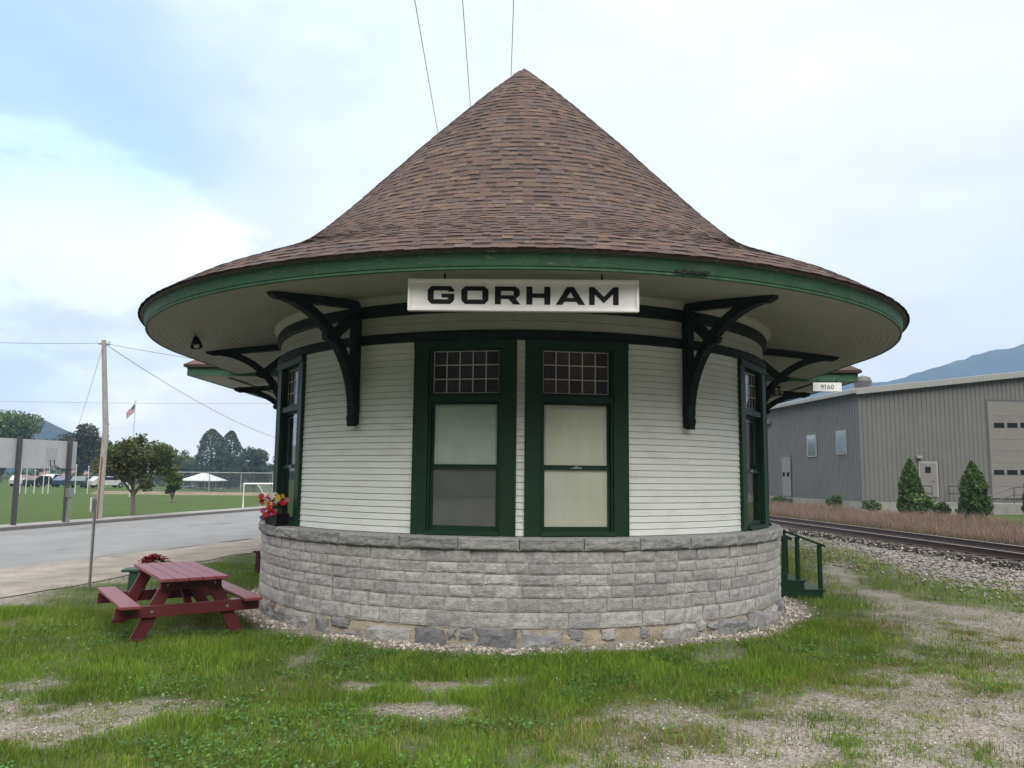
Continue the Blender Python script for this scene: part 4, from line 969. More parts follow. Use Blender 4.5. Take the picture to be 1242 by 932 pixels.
gable_rect('garage_frame', 1201, 487, 1305, 605, M_TRIMD, .015); gd = gable_rect('garage_door', 1203, 489.5, 1302, 604.5, M_DOORG, .02, .075)
for y in (516, 573):
    for k in range(6): gable_rect('door_window', 1204.5+k*16, y-2.6, 1216.5+k*16, y+3.0, M_DKGLASS, .01, .1, gd)
b = MB(); 
for k in range(1, 8):
    xa, za = onV(1203, 490+k*14.3); xb, _ = onV(1302, 490+k*14.3); b.box(xa, xb, -.098, -.0955, za-.012, za+.012)
b.build('panel_joint', M_TRIMD, gd)
for x0, y0, x1, y1 in ((979.5, 528, 992, 554), (1015, 523, 1028.5, 551)):
    wn_ = side_rect('window', x0, y0, x1, y1, M_TRIMW, .03); side_rect('pane', x0+1.4, y0+1.6, x1-1.2, y1-1.4, mat('sky reflecting pane', (.66, .64, .6), .08, .05, 1, metal=.9), .01, .088, wn_)
sf_ = side_rect('door_frame', 946.5, 553, 961.5, 603, M_TRIMD, .02); sd_ = side_rect('door', 949.5, 555, 961, 602, M_DOORG, .02, .078); side_rect('door_window', 951, 573, 953.5, 578, M_DKGLASS, .01, .1, sd_); side_rect('door_window', 956, 573, 959, 578, M_DKGLASS, .01, .1, sd_)
side_rect('wall_light', 930, 511, 936, 514, M_TRIMW, .3)
b = MB(); ya = onU(962, 603)[0]; yb = onU(944, 603)[0]; b.box(-1.6, -.06, ya, yb, zb-.35, zb-.12); b.box(-1.55, -1.4, ya+.1, ya+.25, -.1, zb-.35); b.box(-1.55, -1.4, yb-.25, yb-.1, -.1, zb-.35); b.build('dock', M_TRIMD, wh)
b = MB(); b.lathe([(.5, 0), (.55, .5), (.45, .75), (.0, .9)], 12, (.6, .5, zc+.14)); b.build('roof_vent', M_TRIMD, wh)
# landings
(xl0, _), (xl1, _) = onV(1113, 604), onV(1150, 604)
b = MB(); b.box(xl0, xl1, -1.5, -.06, 0, zb-.03)
for k in range(4): b.box(xl0-.0, xl1-.6, -1.5-.3*(k+1), -1.5-.3*k-.001, 0, (zb-.03)*(1-(k+1)/5))
ld_ = b.build('landing', M_CONC, wh)
def rail(pts, m=None):
    q = MB()
    for a_, b_ in zip(pts[:-1], pts[1:]):
        for h in (1.0, .55): q.tube([Vector(a_)+Vector((0, 0, h)), Vector(b_)+Vector((0, 0, h))], .035, 6)
    for a_ in pts: q.tube([Vector(a_), Vector(a_)+Vector((0, 0, 1.02))], .035, 6)
    return q.build('railing', M_TRIMD, wh)
rail([(xl0+.05, -1.4, zb-.03), (xl0+.05, -.2, zb-.03)]); rail([(xl1-.05, -.2, zb-.03), (xl1-.05, -1.4, zb-.03), (xl1-.05, -2.7, 0)]);
(xr0, _), (xr1, _) = onV(1207, 604), onV(1228, 604)
b = MB(); b.box(xr0-1.6, xr1, -1.9, -.12, 0, zb-.05); b.build('loading_dock', M_FOUND, wh)
rail([(xr0-2.6, -1.8, zb-.9), (xr0-.1, -1.8, zb-.05), (xr1-.05, -1.8, zb-.05)])

# ------------------------------------------------------------------ vegetation
def cloud_leaves(clumps, n, sz, cols, droop=0.0):
    """leaf quads spread through clump volumes; returns verts, quads, colours"""
    cw = np.array([c[3]**2 for c in clumps]); pick = rng.choice(len(clumps), n, p=cw/cw.sum()); C_ = np.array([c[:3] for c in clumps])[pick]; r_ = np.array([c[3] for c in clumps])[pick]
    d = rng.normal(size=(n, 3)); d /= np.linalg.norm(d, axis=1)[:, None]; rad = r_*rng.random(n)**(.45); d[:, 2] *= .8
    p = C_ + d*rad[:, None]; u = rng.normal(size=(n, 3)); u[:, 2] -= droop; u /= np.linalg.norm(u, axis=1)[:, None]
    v_ = np.cross(u, rng.normal(size=(n, 3))); v_ /= np.linalg.norm(v_, axis=1)[:, None]; s_ = sz*rng.uniform(.6, 1.35, n)[:, None]
    V = np.stack([p-u*s_, p+v_*s_*.6, p+u*s_, p-v_*s_*.6], 1).reshape(-1, 3); Q = np.arange(4*n).reshape(n, 4)
    cl = rng.integers(0, len(cols), len(clumps))[pick]; base = np.array(cols)[np.where(rng.random(n) < .7, cl, rng.integers(0, len(cols), n))]
    return V, Q, base*rng.uniform(.7, 1.25, n)[:, None]
M_BARK = mat('bark', (.13, .105, .085), .9, .3, 8, .5, 30); M_FOL = mat('tree foliage', (0, 0, 0), .6, .15, 3, attr='col', trans=.25, spec=.3)
def tree(name, label, x, y, h, wd, trunk_h, cols, n, sz, shape='round', group=None, lean=0, nclump=26, z0=0, cat='tree'):
    t_ = thing(name, label, cat, (x, y, z0), random.uniform(0, 6), group)
    b = MB(); tr_ = max(.06, h*.022)
    limbs = 6 if shape in ('round', 'open', 'dense') else 0
    b.tube([(0, 0, -.1), (lean*.3, 0, trunk_h*.6), (lean, 0, trunk_h), (lean*1.2, .02, h*(.9 if not limbs else .62))], [tr_*1.3, tr_, tr_*.85, tr_*.2], 8)
    for k in range(limbs):
        a = 6.28*k/limbs+random.uniform(-.3, .3); q = wd*.36; zz = trunk_h*random.uniform(.7, 1.05)
        b.tube([(lean*.7, 0, zz), (lean+math.cos(a)*q*.5, math.sin(a)*q*.5, zz+(h-zz)*.35), (lean+math.cos(a)*q, math.sin(a)*q, zz+(h-zz)*.62)], [tr_*.6, tr_*.4, tr_*.12], 6)
    b.build('trunk', M_BARK, t_)
    cl = []
    if shape in ('round', 'open', 'dense'):
        zc_ = (trunk_h*.75+h)/2; hz = (h-trunk_h*.75)/2
        for k in range(nclump):
            d = Vector((random.gauss(0, 1), random.gauss(0, 1), random.gauss(0, 1))).normalized()*random.uniform(.3, 1.0 if shape == 'open' else .95)
            rr_ = wd*(random.uniform(.055, .15) if shape == 'open' else random.uniform(.11, .20))*(1.15 if shape == 'dense' else 1)
            cl.append((lean+d.x*(wd/2-rr_*.6), d.y*(wd/2-rr_*.6), zc_+d.z*(hz-rr_*.7), rr_))
    elif shape in ('cone', 'egg'):
        f = rng.random(n*2)**1.15; f = f[rng.random(n*2) < (1-f*(.8 if shape == 'cone' else .45))][:n]; n = len(f); a = rng.random(n)*6.283; so = random.random()*50
        lump = .32+.95*fbm(np.cos(a)*1.3+so, np.sin(a)*1.3+f*5+so, 3)+.5*fbm(np.cos(a)*4+so, np.sin(a)*4+f*18, 2)
        rad = wd/2*np.minimum(1, .62+2.6*f)*np.maximum(.03, 1-f**(2.3 if shape == 'cone' else 3.6))**(.8 if shape == 'cone' else .62)*lump*(.55+.45*rng.random(n)**.4)
        p = np.stack([rad*np.cos(a), rad*np.sin(a), trunk_h+(h-trunk_h)*f], 1); u = rng.normal(size=(n, 3)); u[:, 2] += 1.2; u /= np.linalg.norm(u, axis=1)[:, None]
        v_ = np.cross(u, rng.normal(size=(n, 3))); v_ /= np.linalg.norm(v_, axis=1)[:, None]; s_ = sz*rng.uniform(.6, 1.35, n)[:, None]
        V = np.stack([p-u*s_, p+v_*s_*.55, p+u*s_, p-v_*s_*.55], 1).reshape(-1, 3); g = .65+.7*fbm(a*3+so, f*14, 2)
        mesh_np('crown', M_FOL, V, np.arange(4*n).reshape(n, 4), np.array(cols)[rng.integers(0, len(cols), n)]*(g*rng.uniform(.75, 1.25, n))[:, None], t_); return t_
    else:
        lv = 13 if shape == 'conifer' else 14
        for k in range(lv):
            f = k/(lv-1); zz = trunk_h+(h*.97-trunk_h)*f; rad = wd/2*((1-f)**(.8 if shape == 'conifer' else .45))*random.uniform(.8, 1.08)
            if shape == 'column': rad = wd/2*math.sqrt(max(.02, 1-(max(0, f-.25)/.76)**1.7))*random.uniform(.92, 1.04)
            m_ = max(1, int(7*(1-f)+1))
            for j in range(m_):
                a = 6.28*(j+random.random()*.6)/m_; rr_ = max(.16*wd*.5, rad*random.uniform(.36, .55)); q = max(0, rad-rr_)
                cl.append((math.cos(a)*q, math.sin(a)*q, zz-q*.12, rr_))
    V, Q, c_ = cloud_leaves(cl, n, sz, cols, .4 if shape == 'conifer' else 0)
    mesh_np('crown', M_FOL, V, Q, c_, t_); return t_
G_MID = [(.075, .125, .032), (.095, .15, .042), (.055, .095, .026)]; G_DK = [(.05, .085, .03), (.066, .105, .036), (.038, .068, .026)]; G_OL = [(.095, .115, .034), (.08, .10, .032), (.11, .095, .04), (.07, .105, .03)]; G_RD = [(.058, .052, .026), (.07, .066, .03), (.045, .054, .022)]; G_LT = [(.10, .16, .03), (.08, .13, .025)]
def bt(px, ptop, Y, wpx): p = A(px, ptop, Y); s_ = FPX/(Y+D); return p.x, Y, p.z-float(dip(p.x, Y)), wpx/s_
def bgtree(px, ptop, Y, wpx, lbl, cols, n, sz, shape, trunk=.25, nm='deciduous_tree', grp='trees beyond the playing field', ncl=26):
    Y *= 2.2; sz *= 1.75; trunk = min(trunk, .07)
    if shape in ('round', 'dense'): ptop -= (600-ptop)*.13; wpx *= 1.15
    x, y, h, w_ = bt(px, ptop, Y, wpx); return tree(nm, lbl, x, y, h, w_, h*trunk, cols, n, sz, shape, grp, 0, ncl, float(dip(x, Y)))
x, y, h, w_ = bt(168, 521, 21.7, 92)
tree('crabapple_tree', 'small olive brown crabapple tree standing alone by the sidewalk', G(153, 629).x, 21.7, h*1.0, w_*1.2, 1.25, G_OL, 8000, .075, 'open', None, .2, 44)
bgtree(8, 492, 60, 84, 'bushy mid green tree behind the billboard at the far left', G_MID, 11000, .17, 'round', .15)
bgtree(101, 516, 64, 62, 'dark brownish green tree directly right of the billboard', G_RD, 9000, .16, 'dense', .2)
bgtree(58, 534, 84, 70, 'dull olive tree low behind the billboard panel', G_OL[:2]+G_DK[:1], 3800, .18, 'dense', .15)
bgtree(130, 512, 92, 26, 'dark conifer tip rising just behind the utility pole', G_DK, 3000, .24, 'conifer', .1, 'conifer_tree')
bgtree(152, 542, 80, 84, 'dark broad tree filling in behind the crabapple tree', G_DK+G_RD, 6500, .18, 'dense', .2)
bgtree(196, 540, 95, 34, 'dull green tree at the right edge of the crabapple crown', G_MID[:1]+G_DK, 4200, .18, 'round', .2)
bgtree(229, 545, 100, 40, 'light mid green tree left of the twin pines', G_MID, 5200, .18, 'round', .15)
bgtree(258, 521, 95, 36, 'taller left one of the twin pines behind the pavilion', G_DK+G_MID[2:], 9000, .17, 'egg', .12, 'pine_tree')
bgtree(281, 523, 98, 30, 'right one of the twin pines behind the pavilion', G_DK+G_MID[2:], 7500, .17, 'egg', .15, 'pine_tree')
bgtree(311, 541, 90, 40, 'broad dark spruce at the right end of the tree line', G_DK, 7500, .16, 'dense', .08, 'spruce_tree')
bgtree(345, 550, 100, 40, 'dark tree half hidden by the depot wall', G_DK, 4500, .18, 'round', .1)
bgtree(286, 556, 112, 60, 'low dark trees mass below and behind the pines', G_DK+G_RD[:1], 3600, .28, 'dense', .1)
bgtree(211, 568, 18.2, 22, 'small bright lime green shrub beside the crabapple crown', G_LT, 1500, .055, 'round', .06, 'lime_shrub', None)
# far-off wood closing the horizon
V_, Q_, C__ = [], [], []
cl = []
for k in range(420):
    a = random.uniform(-1.05, .9); d_ = random.uniform(265, 330); hh = random.uniform(4, 8.0)
    cl.append((math.sin(a)*d_, math.cos(a)*d_-D, hh*.55-3*(a < -.05), hh*.62))
V, Q, c_ = cloud_leaves(cl, 60000, .5, G_DK+G_MID)
V[:, 2] = np.maximum(V[:, 2], -3); wd_ = mesh_np('distant_wood', M_FOL, V, Q, c_); tag(wd_, 'low far off wood along the horizon behind everything', 'woodland', kind='stuff')
# evergreens in front of the warehouse
def shrub(px, ptop, pbase, wpx, Y, nm, lbl, cols, n, sz, shape, trunk, cat='shrub', grp=None):
    p = A(px, ptop, Y); tree(nm, lbl, p.x, Y, p.z, wpx*(Y+D)/FPX, trunk, cols, n, sz, shape, grp, 0, 20, 0, cat)
G_ARB = [(.058, .105, .02), (.078, .135, .028), (.042, .076, .016)]
shrub(1103, 557, 620, 29, 27, 'evergreen_shrub', 'left of the two tall conical evergreens by the warehouse door', G_ARB, 8000, .075, 'cone', .1, grp='conical evergreens before the warehouse')
shrub(1178, 560, 624, 33, 26, 'evergreen_shrub', 'right of the two tall conical evergreens, nearer the garage door', G_ARB, 9000, .075, 'cone', .1, grp='conical evergreens before the warehouse')
shrub(1116, 594, 625, 42, 26, 'leafy_bush', 'light green leafy bush at the foot of the left evergreen', G_MID+G_LT[1:], 2600, .08, 'round', .2)
shrub(1141, 606, 626, 26, 27, 'leafy_bush', 'low weedy bush between the two conical evergreens', G_MID, 1000, .08, 'round', .1)
shrub(1011, 597, 616, 26, 34, 'leafy_bush', 'round green bush at the corner footing of the warehouse', G_MID, 1500, .09, 'round', .1)
shrub(1056, 606, 616, 26, 33, 'leafy_bush', 'thin low bush under the warehouse corner', G_MID, 700, .09, 'round', .1)
shrub(946, 600, 612, 24, 42, 'leafy_bush', 'green weeds under the warehouse loading dock', G_MID, 900, .1, 'round', .1)
shrub(1247, 576, 618, 15, 27, 'evergreen_shrub', 'dark evergreen cut off by the right edge of the picture', G_DK, 2600, .08, 'cone', .2)

# grasses
def blades(xy, z, hmin, hmax, wid, cols, lean=.35):
    n = len(xy); a = rng.random(n)*6.283; h = rng.uniform(hmin, hmax, n) if np.isscalar(hmin) else hmin + (hmax-hmin)*rng.random(n)
    la = rng.random(n)*6.283; ln = h*lean*rng.random(n)
    dx, dy = np.cos(a)*wid/2, np.sin(a)*wid/2; lx, ly = np.cos(la)*ln, np.sin(la)*ln; x, y_ = xy[:, 0], xy[:, 1]
    b0 = np.stack([x-dx, y_-dy, z], 1); b1 = np.stack([x+dx, y_+dy, z], 1); m0 = np.stack([x-dx*.75+lx*.35, y_-dy*.75+ly*.35, z+h*.6], 1); m1 = np.stack([x+dx*.75+lx*.35, y_+dy*.75+ly*.35, z+h*.6], 1)
    t0 = np.stack([x-dx*.12+lx, y_-dy*.12+ly, z+h], 1); t1 = np.stack([x+dx*.12+lx, y_+dy*.12+ly, z+h], 1)
    V = np.stack([b0, b1, m0, m1, t0, t1], 1).reshape(-1, 3); k = np.arange(n)*6
    Q = np.concatenate([np.stack([k, k+1, k+3, k+2], 1), np.stack([k+2, k+3, k+5, k+4], 1)]); return V, Q, np.concatenate([cols, cols*1.06])
def sample(n, x0, x1, y0, y1): return np.stack([rng.uniform(x0, x1, n), rng.uniform(y0, y1, n)], 1)
M_GRASS = mat('grass blades', (0, 0, 0), .5, .12, 5, attr='col', trans=.3, spec=.3)
GC = np.array([(.11, .195, .016), (.145, .235, .022), (.082, .155, .014), (.185, .23, .034), (.215, .19, .07), (.235, .18, .09)])
def grass_cols(xy, dry):
    n = len(xy); f = fbm(xy[:, 0]*.8, xy[:, 1]*.8+4, 4); r_ = rng.random(n); idx = np.where(r_ < .34, 0, np.where(r_ < .62, 1, np.where(r_ < .84, 2, 3)))
    dm_ = rng.random(n) < np.clip((f-.5)*1.6+dry, .03, .9); idx = np.where(dm_, rng.integers(3, 6, n), idx); g = .62+.9*fbm(xy[:, 0]*2.3, xy[:, 1]*2.3, 3); return GC[idx]*g[:, None]*rng.uniform(.8, 1.2, n)[:, None]
parts = []
for n, y0, y1 in ((230000, -10.2, -6.0), (190000, -6.0, -2.2), (60000, -2.2, 4.0)):
    xy = sample(n, -9.6, 6.4 if y0 < -3 else 7.5, y0, y1); lu, sp_, ba, fi, fa_ = masks(xy[:, 0], xy[:, 1])
    cl_ = ss(fbm(xy[:, 0]*2.6, xy[:, 1]*2.6, 3), .25, .6)
    prob = lu*(.42+.58*cl_) + sp_*.8*ss(fbm(xy[:, 0]*5, xy[:, 1]*5, 2), .42, .6)
    keep = (rng.random(n) < prob) & ((np.hypot(xy[:, 0], np.minimum(xy[:, 1], 0)) > 4.46) | (xy[:, 1] > 0)) & (np.abs(xy[:, 0]) > np.where(xy[:, 1] > 0, 4.5, 0)); xy = xy[keep]; lu = lu[keep]
    tall = ss(fbm(xy[:, 0]*1.1+40, xy[:, 1]*1.1, 3), .45, .7)
    hm_ = (.016+.04*lu*tall+.010*lu); hx = (.036+.075*lu*tall+.03*lu)
    dry = np.clip(.42-lu*.45, 0, .5) + .18*ss(xy[:, 0], 1, 4.5)
    parts.append(blades(xy, hgt(xy[:, 0], xy[:, 1])-.004, hm_, hx, .0065, grass_cols(xy, dry), .6))
def merge(ps):
    o = 0; Vs, Qs, Cs = [], [], []
    for V, Q, c in ps: Vs.append(V); Qs.append(Q+o); Cs.append(c); o += len(V)
    return np.concatenate(Vs), np.concatenate(Qs), np.concatenate(Cs)
# loose tufts standing in the gravel
tx = []
for px, py, rad, n in ((1062, 836, .16, 260), (1060, 828, .1, 120), (640, 905, .12, 160), (830, 890, .12, 140), (848, 905, .1, 120), (1028, 908, .13, 200), (480, 905, .12, 160), (1180, 822, .12, 120), (1232, 845, .13, 160), (985, 870, .1, 90), (905, 848, .12, 120), (1110, 880, .1, 90), (1190, 920, .12, 120), (760, 925, .1, 120), (1210, 708, .3, 160), (1150, 705, .3, 160), (930, 915, .1, 80), (700, 918, .1, 100)):
    p = G(px, py); tx.append(np.stack([rng.normal(p.x, rad*.5, n), rng.normal(p.y, rad*.45, n)], 1))
tx2 = []
for q_ in tx:
    m0 = q_.mean(0); n = len(q_)
    for k in range(4): c__ = m0 + rng.normal(0, .13, 2); tx2.append(np.stack([rng.normal(c__[0], .07, n//3), rng.normal(c__[1], .045, n//3)], 1))
tx = tx2
for k in range(330):
    p = (rng.uniform(-.5, 8), rng.uniform(-9.6, -2.5)); n = rng.integers(10, 50); r_ = rng.uniform(.03, .11); tx.append(np.stack([rng.normal(p[0], r_, n), rng.normal(p[1], r_*.8, n)], 1))
xy = np.concatenate(tx); parts.append(blades(xy, hgt(xy[:, 0], xy[:, 1]), .02, .10, .006, grass_cols(xy, .22), 1.1))
n = 26000; xy = sample(n, 5, 12.5, -7, 9); lu, sp_, ba, fi, fa_ = masks(xy[:, 0], xy[:, 1]); kp = rng.random(n) < lu*.9+.03*(1-ba); xy = xy[kp]
parts.append(blades(xy, hgt(xy[:, 0], xy[:, 1]), .04, .15, .012, grass_cols(xy, .38), .8))
n = 60000; xy = sample(n, -8.5, 5, -9.6, -3.6); lu, sp_, ba, fi, fa_ = masks(xy[:, 0], xy[:, 1]); cl_ = ss(fbm(xy[:, 0]*1.5+21, xy[:, 1]*1.9+3, 4), .50, .62); kp = (rng.random(n) < lu*cl_) & (np.hypot(xy[:, 0], np.minimum(xy[:, 1], 0)) > 4.5); xy = xy[kp]; n = len(xy)
zz = hgt(xy[:, 0], xy[:, 1])+rng.uniform(.025, .075, n); a = rng.random(n)*6.28; r_ = rng.uniform(.008, .017, n); tl = rng.normal(0, .35, (n, 2)); pp = []
for q_ in range(4):
    dx, dy = np.cos(a+q_*1.571)*r_, np.sin(a+q_*1.571)*r_; pp.append(np.stack([xy[:, 0]+dx, xy[:, 1]+dy, zz+dx*tl[:, 0]+dy*tl[:, 1]], 1))
parts.append((np.stack(pp, 1).reshape(-1, 3), np.arange(4*n).reshape(n, 4), np.array([(.06, .15, .028), (.08, .18, .035), (.05, .12, .03)])[rng.integers(0, 3, n)]*rng.uniform(.75, 1.25, n)[:, None]))
V, Q, c_ = merge(parts); go = mesh_np('grass', M_GRASS, V, Q, c_); tag(go, 'short patchy green grass around the depot', 'grass', kind='stuff')
# purple topped grass beyond the track
n = 90000; yy_ = -4+74*rng.random(n)**1.25; off = 1.6+6.2*rng.random(n)**1.15; xy = np.stack([trk(yy_)+off, yy_], 1); cl_ = fbm(xy[:, 0]*.5, xy[:, 1]*.5, 3); xy = xy[rng.random(n) < .3+cl_]; n = len(xy)
pal = np.array([(.235, .14, .13), (.26, .165, .15), (.19, .125, .105), (.22, .17, .11), (.10, .12, .045)]); hh = .38+.36*fbm(xy[:, 0]*.4+9, xy[:, 1]*.4, 3)
V, Q, c_ = blades(xy, np.zeros(n), hh*.6, hh*1.25, .022, pal[rng.choice(5, n, p=[.26, .22, .2, .17, .15])], .5)
k = np.arange(n); c_[:n] = np.array([(.085, .09, .035)])*rng.uniform(.7, 1.4, n)[:, None]*.6 + c_[:n]*.4
pg = mesh_np('purple_grass', M_GRASS, V, Q, c_); tag(pg, 'tall purplish seeding grass along the far side of the track', 'grass', kind='stuff')

# loose stones: pale ones at the foot of the wall, gravel, ballast
def stones(name, label, xy, z, smin, smax, pal, seed=0, cat='stones'):
    n = len(xy); base = np.array([(1, 0, 0), (0, 1, 0), (-1, 0, 0), (0, -1, 0), (0, 0, 1), (0, 0, -1)], float)
    s_ = smin+(smax-smin)*rng.random(n)**2; V = base[None]*s_[:, None, None]*rng.uniform(.55, 1.25, (n, 6, 1)); V[:, :, 2] *= .7
    a = rng.random(n)*6.28; ca, sa = np.cos(a)[:, None], np.sin(a)[:, None]; X = V[:, :, 0]*ca-V[:, :, 1]*sa; Y_ = V[:, :, 0]*sa+V[:, :, 1]*ca
    V = np.stack([X+xy[:, :1], Y_+xy[:, 1:], V[:, :, 2]+z[:, None]+s_[:, None]*.2], 2).reshape(-1, 3)
    f = np.array([(0, 1, 4), (1, 2, 4), (2, 3, 4), (3, 0, 4), (1, 0, 5), (2, 1, 5), (3, 2, 5), (0, 3, 5)]); Q = (np.arange(n)*6)[:, None, None]+f[None]; Q = Q.reshape(-1, 3)
    c = np.array(pal)[rng.integers(0, len(pal), n)]*rng.uniform(.75, 1.25, n)[:, None]; c = np.repeat(c, 8, 0)
    o = mesh_np(name, mat('loose stone', (0, 0, 0), .85, .15, 20, attr='col', spec=.3), V, Q, c); tag(o, label, cat, kind='stuff'); return o
n = 4200; sA = rng.uniform(-125, 125, n); rA = 4.31+np.abs(rng.normal(0, .16, n)); xy = np.array([tuple(P(s, r, 0))[:2] for s, r in zip(sA, rA)]); kp = (fbm(xy[:, 0]*2, xy[:, 1]*2, 3) > .36) ; xy = xy[kp]
stones('foot_gravel', 'pale loose stones along the foot of the stone base', xy, hgt(xy[:, 0], xy[:, 1]), .012, .04, [(.42, .38, .33), (.33, .28, .23), (.5, .47, .43), (.26, .23, .2)])
n = 90000; xy = sample(n, -6, 8.0, -10.2, -1.5); lu, sp_, ba, fi, fa_ = masks(xy[:, 0], xy[:, 1]); dn = (xy[:, 1]+D); kp = rng.random(n) < (1-lu)*(1-fi)*np.clip(7/dn, 0, 1)*.75; kp &= np.hypot(xy[:, 0], np.minimum(xy[:, 1], 0)) > 4.4; xy = xy[kp]
stones('gravel', 'fine grey gravel in the bare ground before the depot', xy, hgt(xy[:, 0], xy[:, 1]), .005, .017, [(.20, .178, .16), (.28, .25, .228), (.13, .112, .10), (.38, .35, .33), (.21, .16, .13)], cat='gravel')
n = 34000; yy_ = rng.uniform(-5, 40, n); xy = np.stack([trk(yy_)+rng.uniform(-5.2, 2.2, n), yy_], 1); lu, sp_, ba, fi, fa_ = masks(xy[:, 0], xy[:, 1]); kp = rng.random(n) < (1-lu)*.95; xy = xy[kp]; dt_ = np.abs(xy[:, 0]-trk(xy[:, 1])); zz = .12*ss(1.9-dt_, 0, .7)
stones('ballast', 'grey crushed stone ballast along the railway track', xy, zz, .02, .055, [(.17, .15, .137), (.235, .212, .195), (.105, .092, .084), (.30, .28, .26)], cat='ballast')
n = 220; xy = sample(n, -8, 5, -8, -2.5); lu, *_ = masks(xy[:, 0], xy[:, 1]); kp = rng.random(n) < lu*(fbm(xy[:, 0]*.9, xy[:, 1]*.9+50, 2) > .5)*.7; kp &= np.hypot(xy[:, 0], np.minimum(xy[:, 1], 0)) > 4.7; xy = xy[kp]
cv_ = stones('clover_flowers', 'tiny white clover heads dotted through the grass', xy, hgt(xy[:, 0], xy[:, 1])+.07, .007, .012, [(.6, .6, .52)], cat='clover')

# ------------------------------------------------------------------ playing field side: billboard, goal, fence, pavilion, flags, cars
M_BB = mat('grey billboard back', (.36, .37, .38), .6, .06, 1.5, dirt=((.28, .29, .3), .8, .5, .2, .5, (1, 1, 1))); M_BBP = mat('dark grey post', (.05, .05, .057), .6, .15, 5)
p1, p2 = G(12.5, 641), G(75, 637); dv = (p2-p1).normalized(); up_z = Vector((0, 0, 1))
bb = thing('billboard', 'back of a wide grey billboard on two dark posts by the field', 'billboard', p1, math.atan2(dv.y, dv.x))
def bbz(px, py):
    nrm = Vector((dv.y, -dv.x, 0)); q = PL(px, py, p1, nrm); return (q-p1).dot(dv), q.z
x1, zt1 = bbz(93, 536); _, zb1 = bbz(93, 569); x0 = -3.2; x2 = (p2-p1).length
b = MB(); b.box(x0, x1, -.04, .04, zb1, zt1); b.build('panel', M_BB, bb)
for q in ((x2+.14, x1-.02, -.05, -.041, zb1+.03, zt1-.03), (x2-.95, x2-.48, -.05, -.041, zb1+.28, zt1-.28)): b = MB(); b.box(*q); b.build('panel_patch', mat('darker panel patch', (.30, .31, .32), .6, .1), bb)
for x in (0, x2): b = MB(); b.bar((x, -.12, -.1), (x, -.12, zt1+.09), .125, .13, (0, 1, 0)); b.build('post', M_BBP, bb)
b = MB(); b.tube([(x2-.78, -.07, zb1+.3), (x2-.76, -.08, zb1+.1), (x2-.5, -.1, zb1+.02), (x2, -.21, zb1-.05)], .015, 6); b.tube([(x2-.6, -.07, zb1+.3), (x2-.58, -.08, zb1+.12), (x2-.4, -.1, zb1+.04)], .015, 6); b.build('cable', M_BLACK, bb)
b = MB(); b.box(x2-.12, x2+.12, -.34, -.2, 1.05, 1.38); b.box(x2-.05, x2+.05, -.30, -.2, 0, 1.05); b.build('meter_box', M_STEEL, bb)
# goal
q0, q1 = A(294.5, 619, 31.5), A(338, 615, 33.5); gl = thing('soccer_goal', 'white soccer goal with net on the green field', 'goal', (q0.x, q0.y, 0)); hgl = A(294.5, 587, 31.5).z
ex_ = Vector((q1.x-q0.x, q1.y-q0.y, 0)); bk = Vector((1.15, 1.6, 0))
b = MB(); b.tube([(0, 0, 0), (0, 0, hgl), ex_+Vector((0, 0, hgl)), ex_], .05, 8); b.build('frame', M_WHITE, gl)
b = MB()
for e_ in (Vector((0, 0, 0)), ex_): b.tube([e_+Vector((0, 0, hgl)), e_+bk*.45+Vector((0, 0, hgl)), e_+bk], .035, 6)
b.tube([bk, ex_+bk], .035, 6); b.build('back_frame', M_WHITE, gl)
b = MB()
for k in range(19):
    f = k/18; a_ = ex_*f; b.tube([a_+bk*.45+Vector((0, 0, hgl)), a_+bk], .006, 4, False)
for k in range(10):
    f = k/9; o_ = bk*(.45+.55*f)+Vector((0, 0, hgl*(1-f))); b.tube([o_, ex_+o_], .006, 4, False)
b.build('net', mat('net cord', (.55, .55, .52), .8, .1), gl)
# chain link fence
FY = 62.0; fx0, fx1 = A(176, 600, FY).x, -14.0; fzt = A(260, 573.5, FY).z
fe = thing('chain_link_fence', 'tall grey chain link fence across the far side of the field', 'fence', (0, FY, 0))
M_FEN = mat('dull fence wire', (.12, .13, .13), .6, .1, 3)
b = MB(); b.tube([(fx0, 0, fzt), (fx1, 0, fzt)], .045, 6); b.tube([(fx0, 0, .06), (fx1, 0, .06)], .02, 6); b.build('rail', mat('fence rail steel', (.28, .29, .29), .5, .1, 3), fe)
k = 0; x = fx0
while x < fx1:
    b = MB(); b.tube([(x, 0, -.05), (x, 0, fzt+.02)], .045, 6); b.build('post', mat('fence rail steel', (.28, .29, .29)), fe); x += 3.02
b = MB(); sp_c = .16; hh_ = fzt-.1; x = fx0-hh_
while x < fx1:
    for sgn in (0, 1):
        xa, xb = (x, x+hh_) if sgn == 0 else (x+hh_, x); za, zb_ = .06, .06+hh_
        lo, hi = fx0, fx1
        def clip(xa, za, xb, zb_):
            if max(xa, xb) < lo or min(xa, xb) > hi: return None
            def at(xx): return za+(zb_-za)*(xx-xa)/(xb-xa)
            A_, B_ = (xa, za), (xb, zb_)
            if A_[0] < lo: A_ = (lo, at(lo))
            if A_[0] > hi: A_ = (hi, at(hi))
            if B_[0] < lo: B_ = (lo, at(lo))
            if B_[0] > hi: B_ = (hi, at(hi))
            return A_, B_
        r_ = clip(xa, za, xb, zb_)
        if r_:
            (a0, c0_), (a1, c1__) = r_
            b.face([(a0-.011, .012*sgn, c0_), (a0+.011, .012*sgn, c0_), (a1+.011, .012*sgn, c1__), (a1-.011, .012*sgn, c1__)])
    x += sp_c
b.build('mesh', M_FEN, fe, recalc=False)
bm_ = MB()
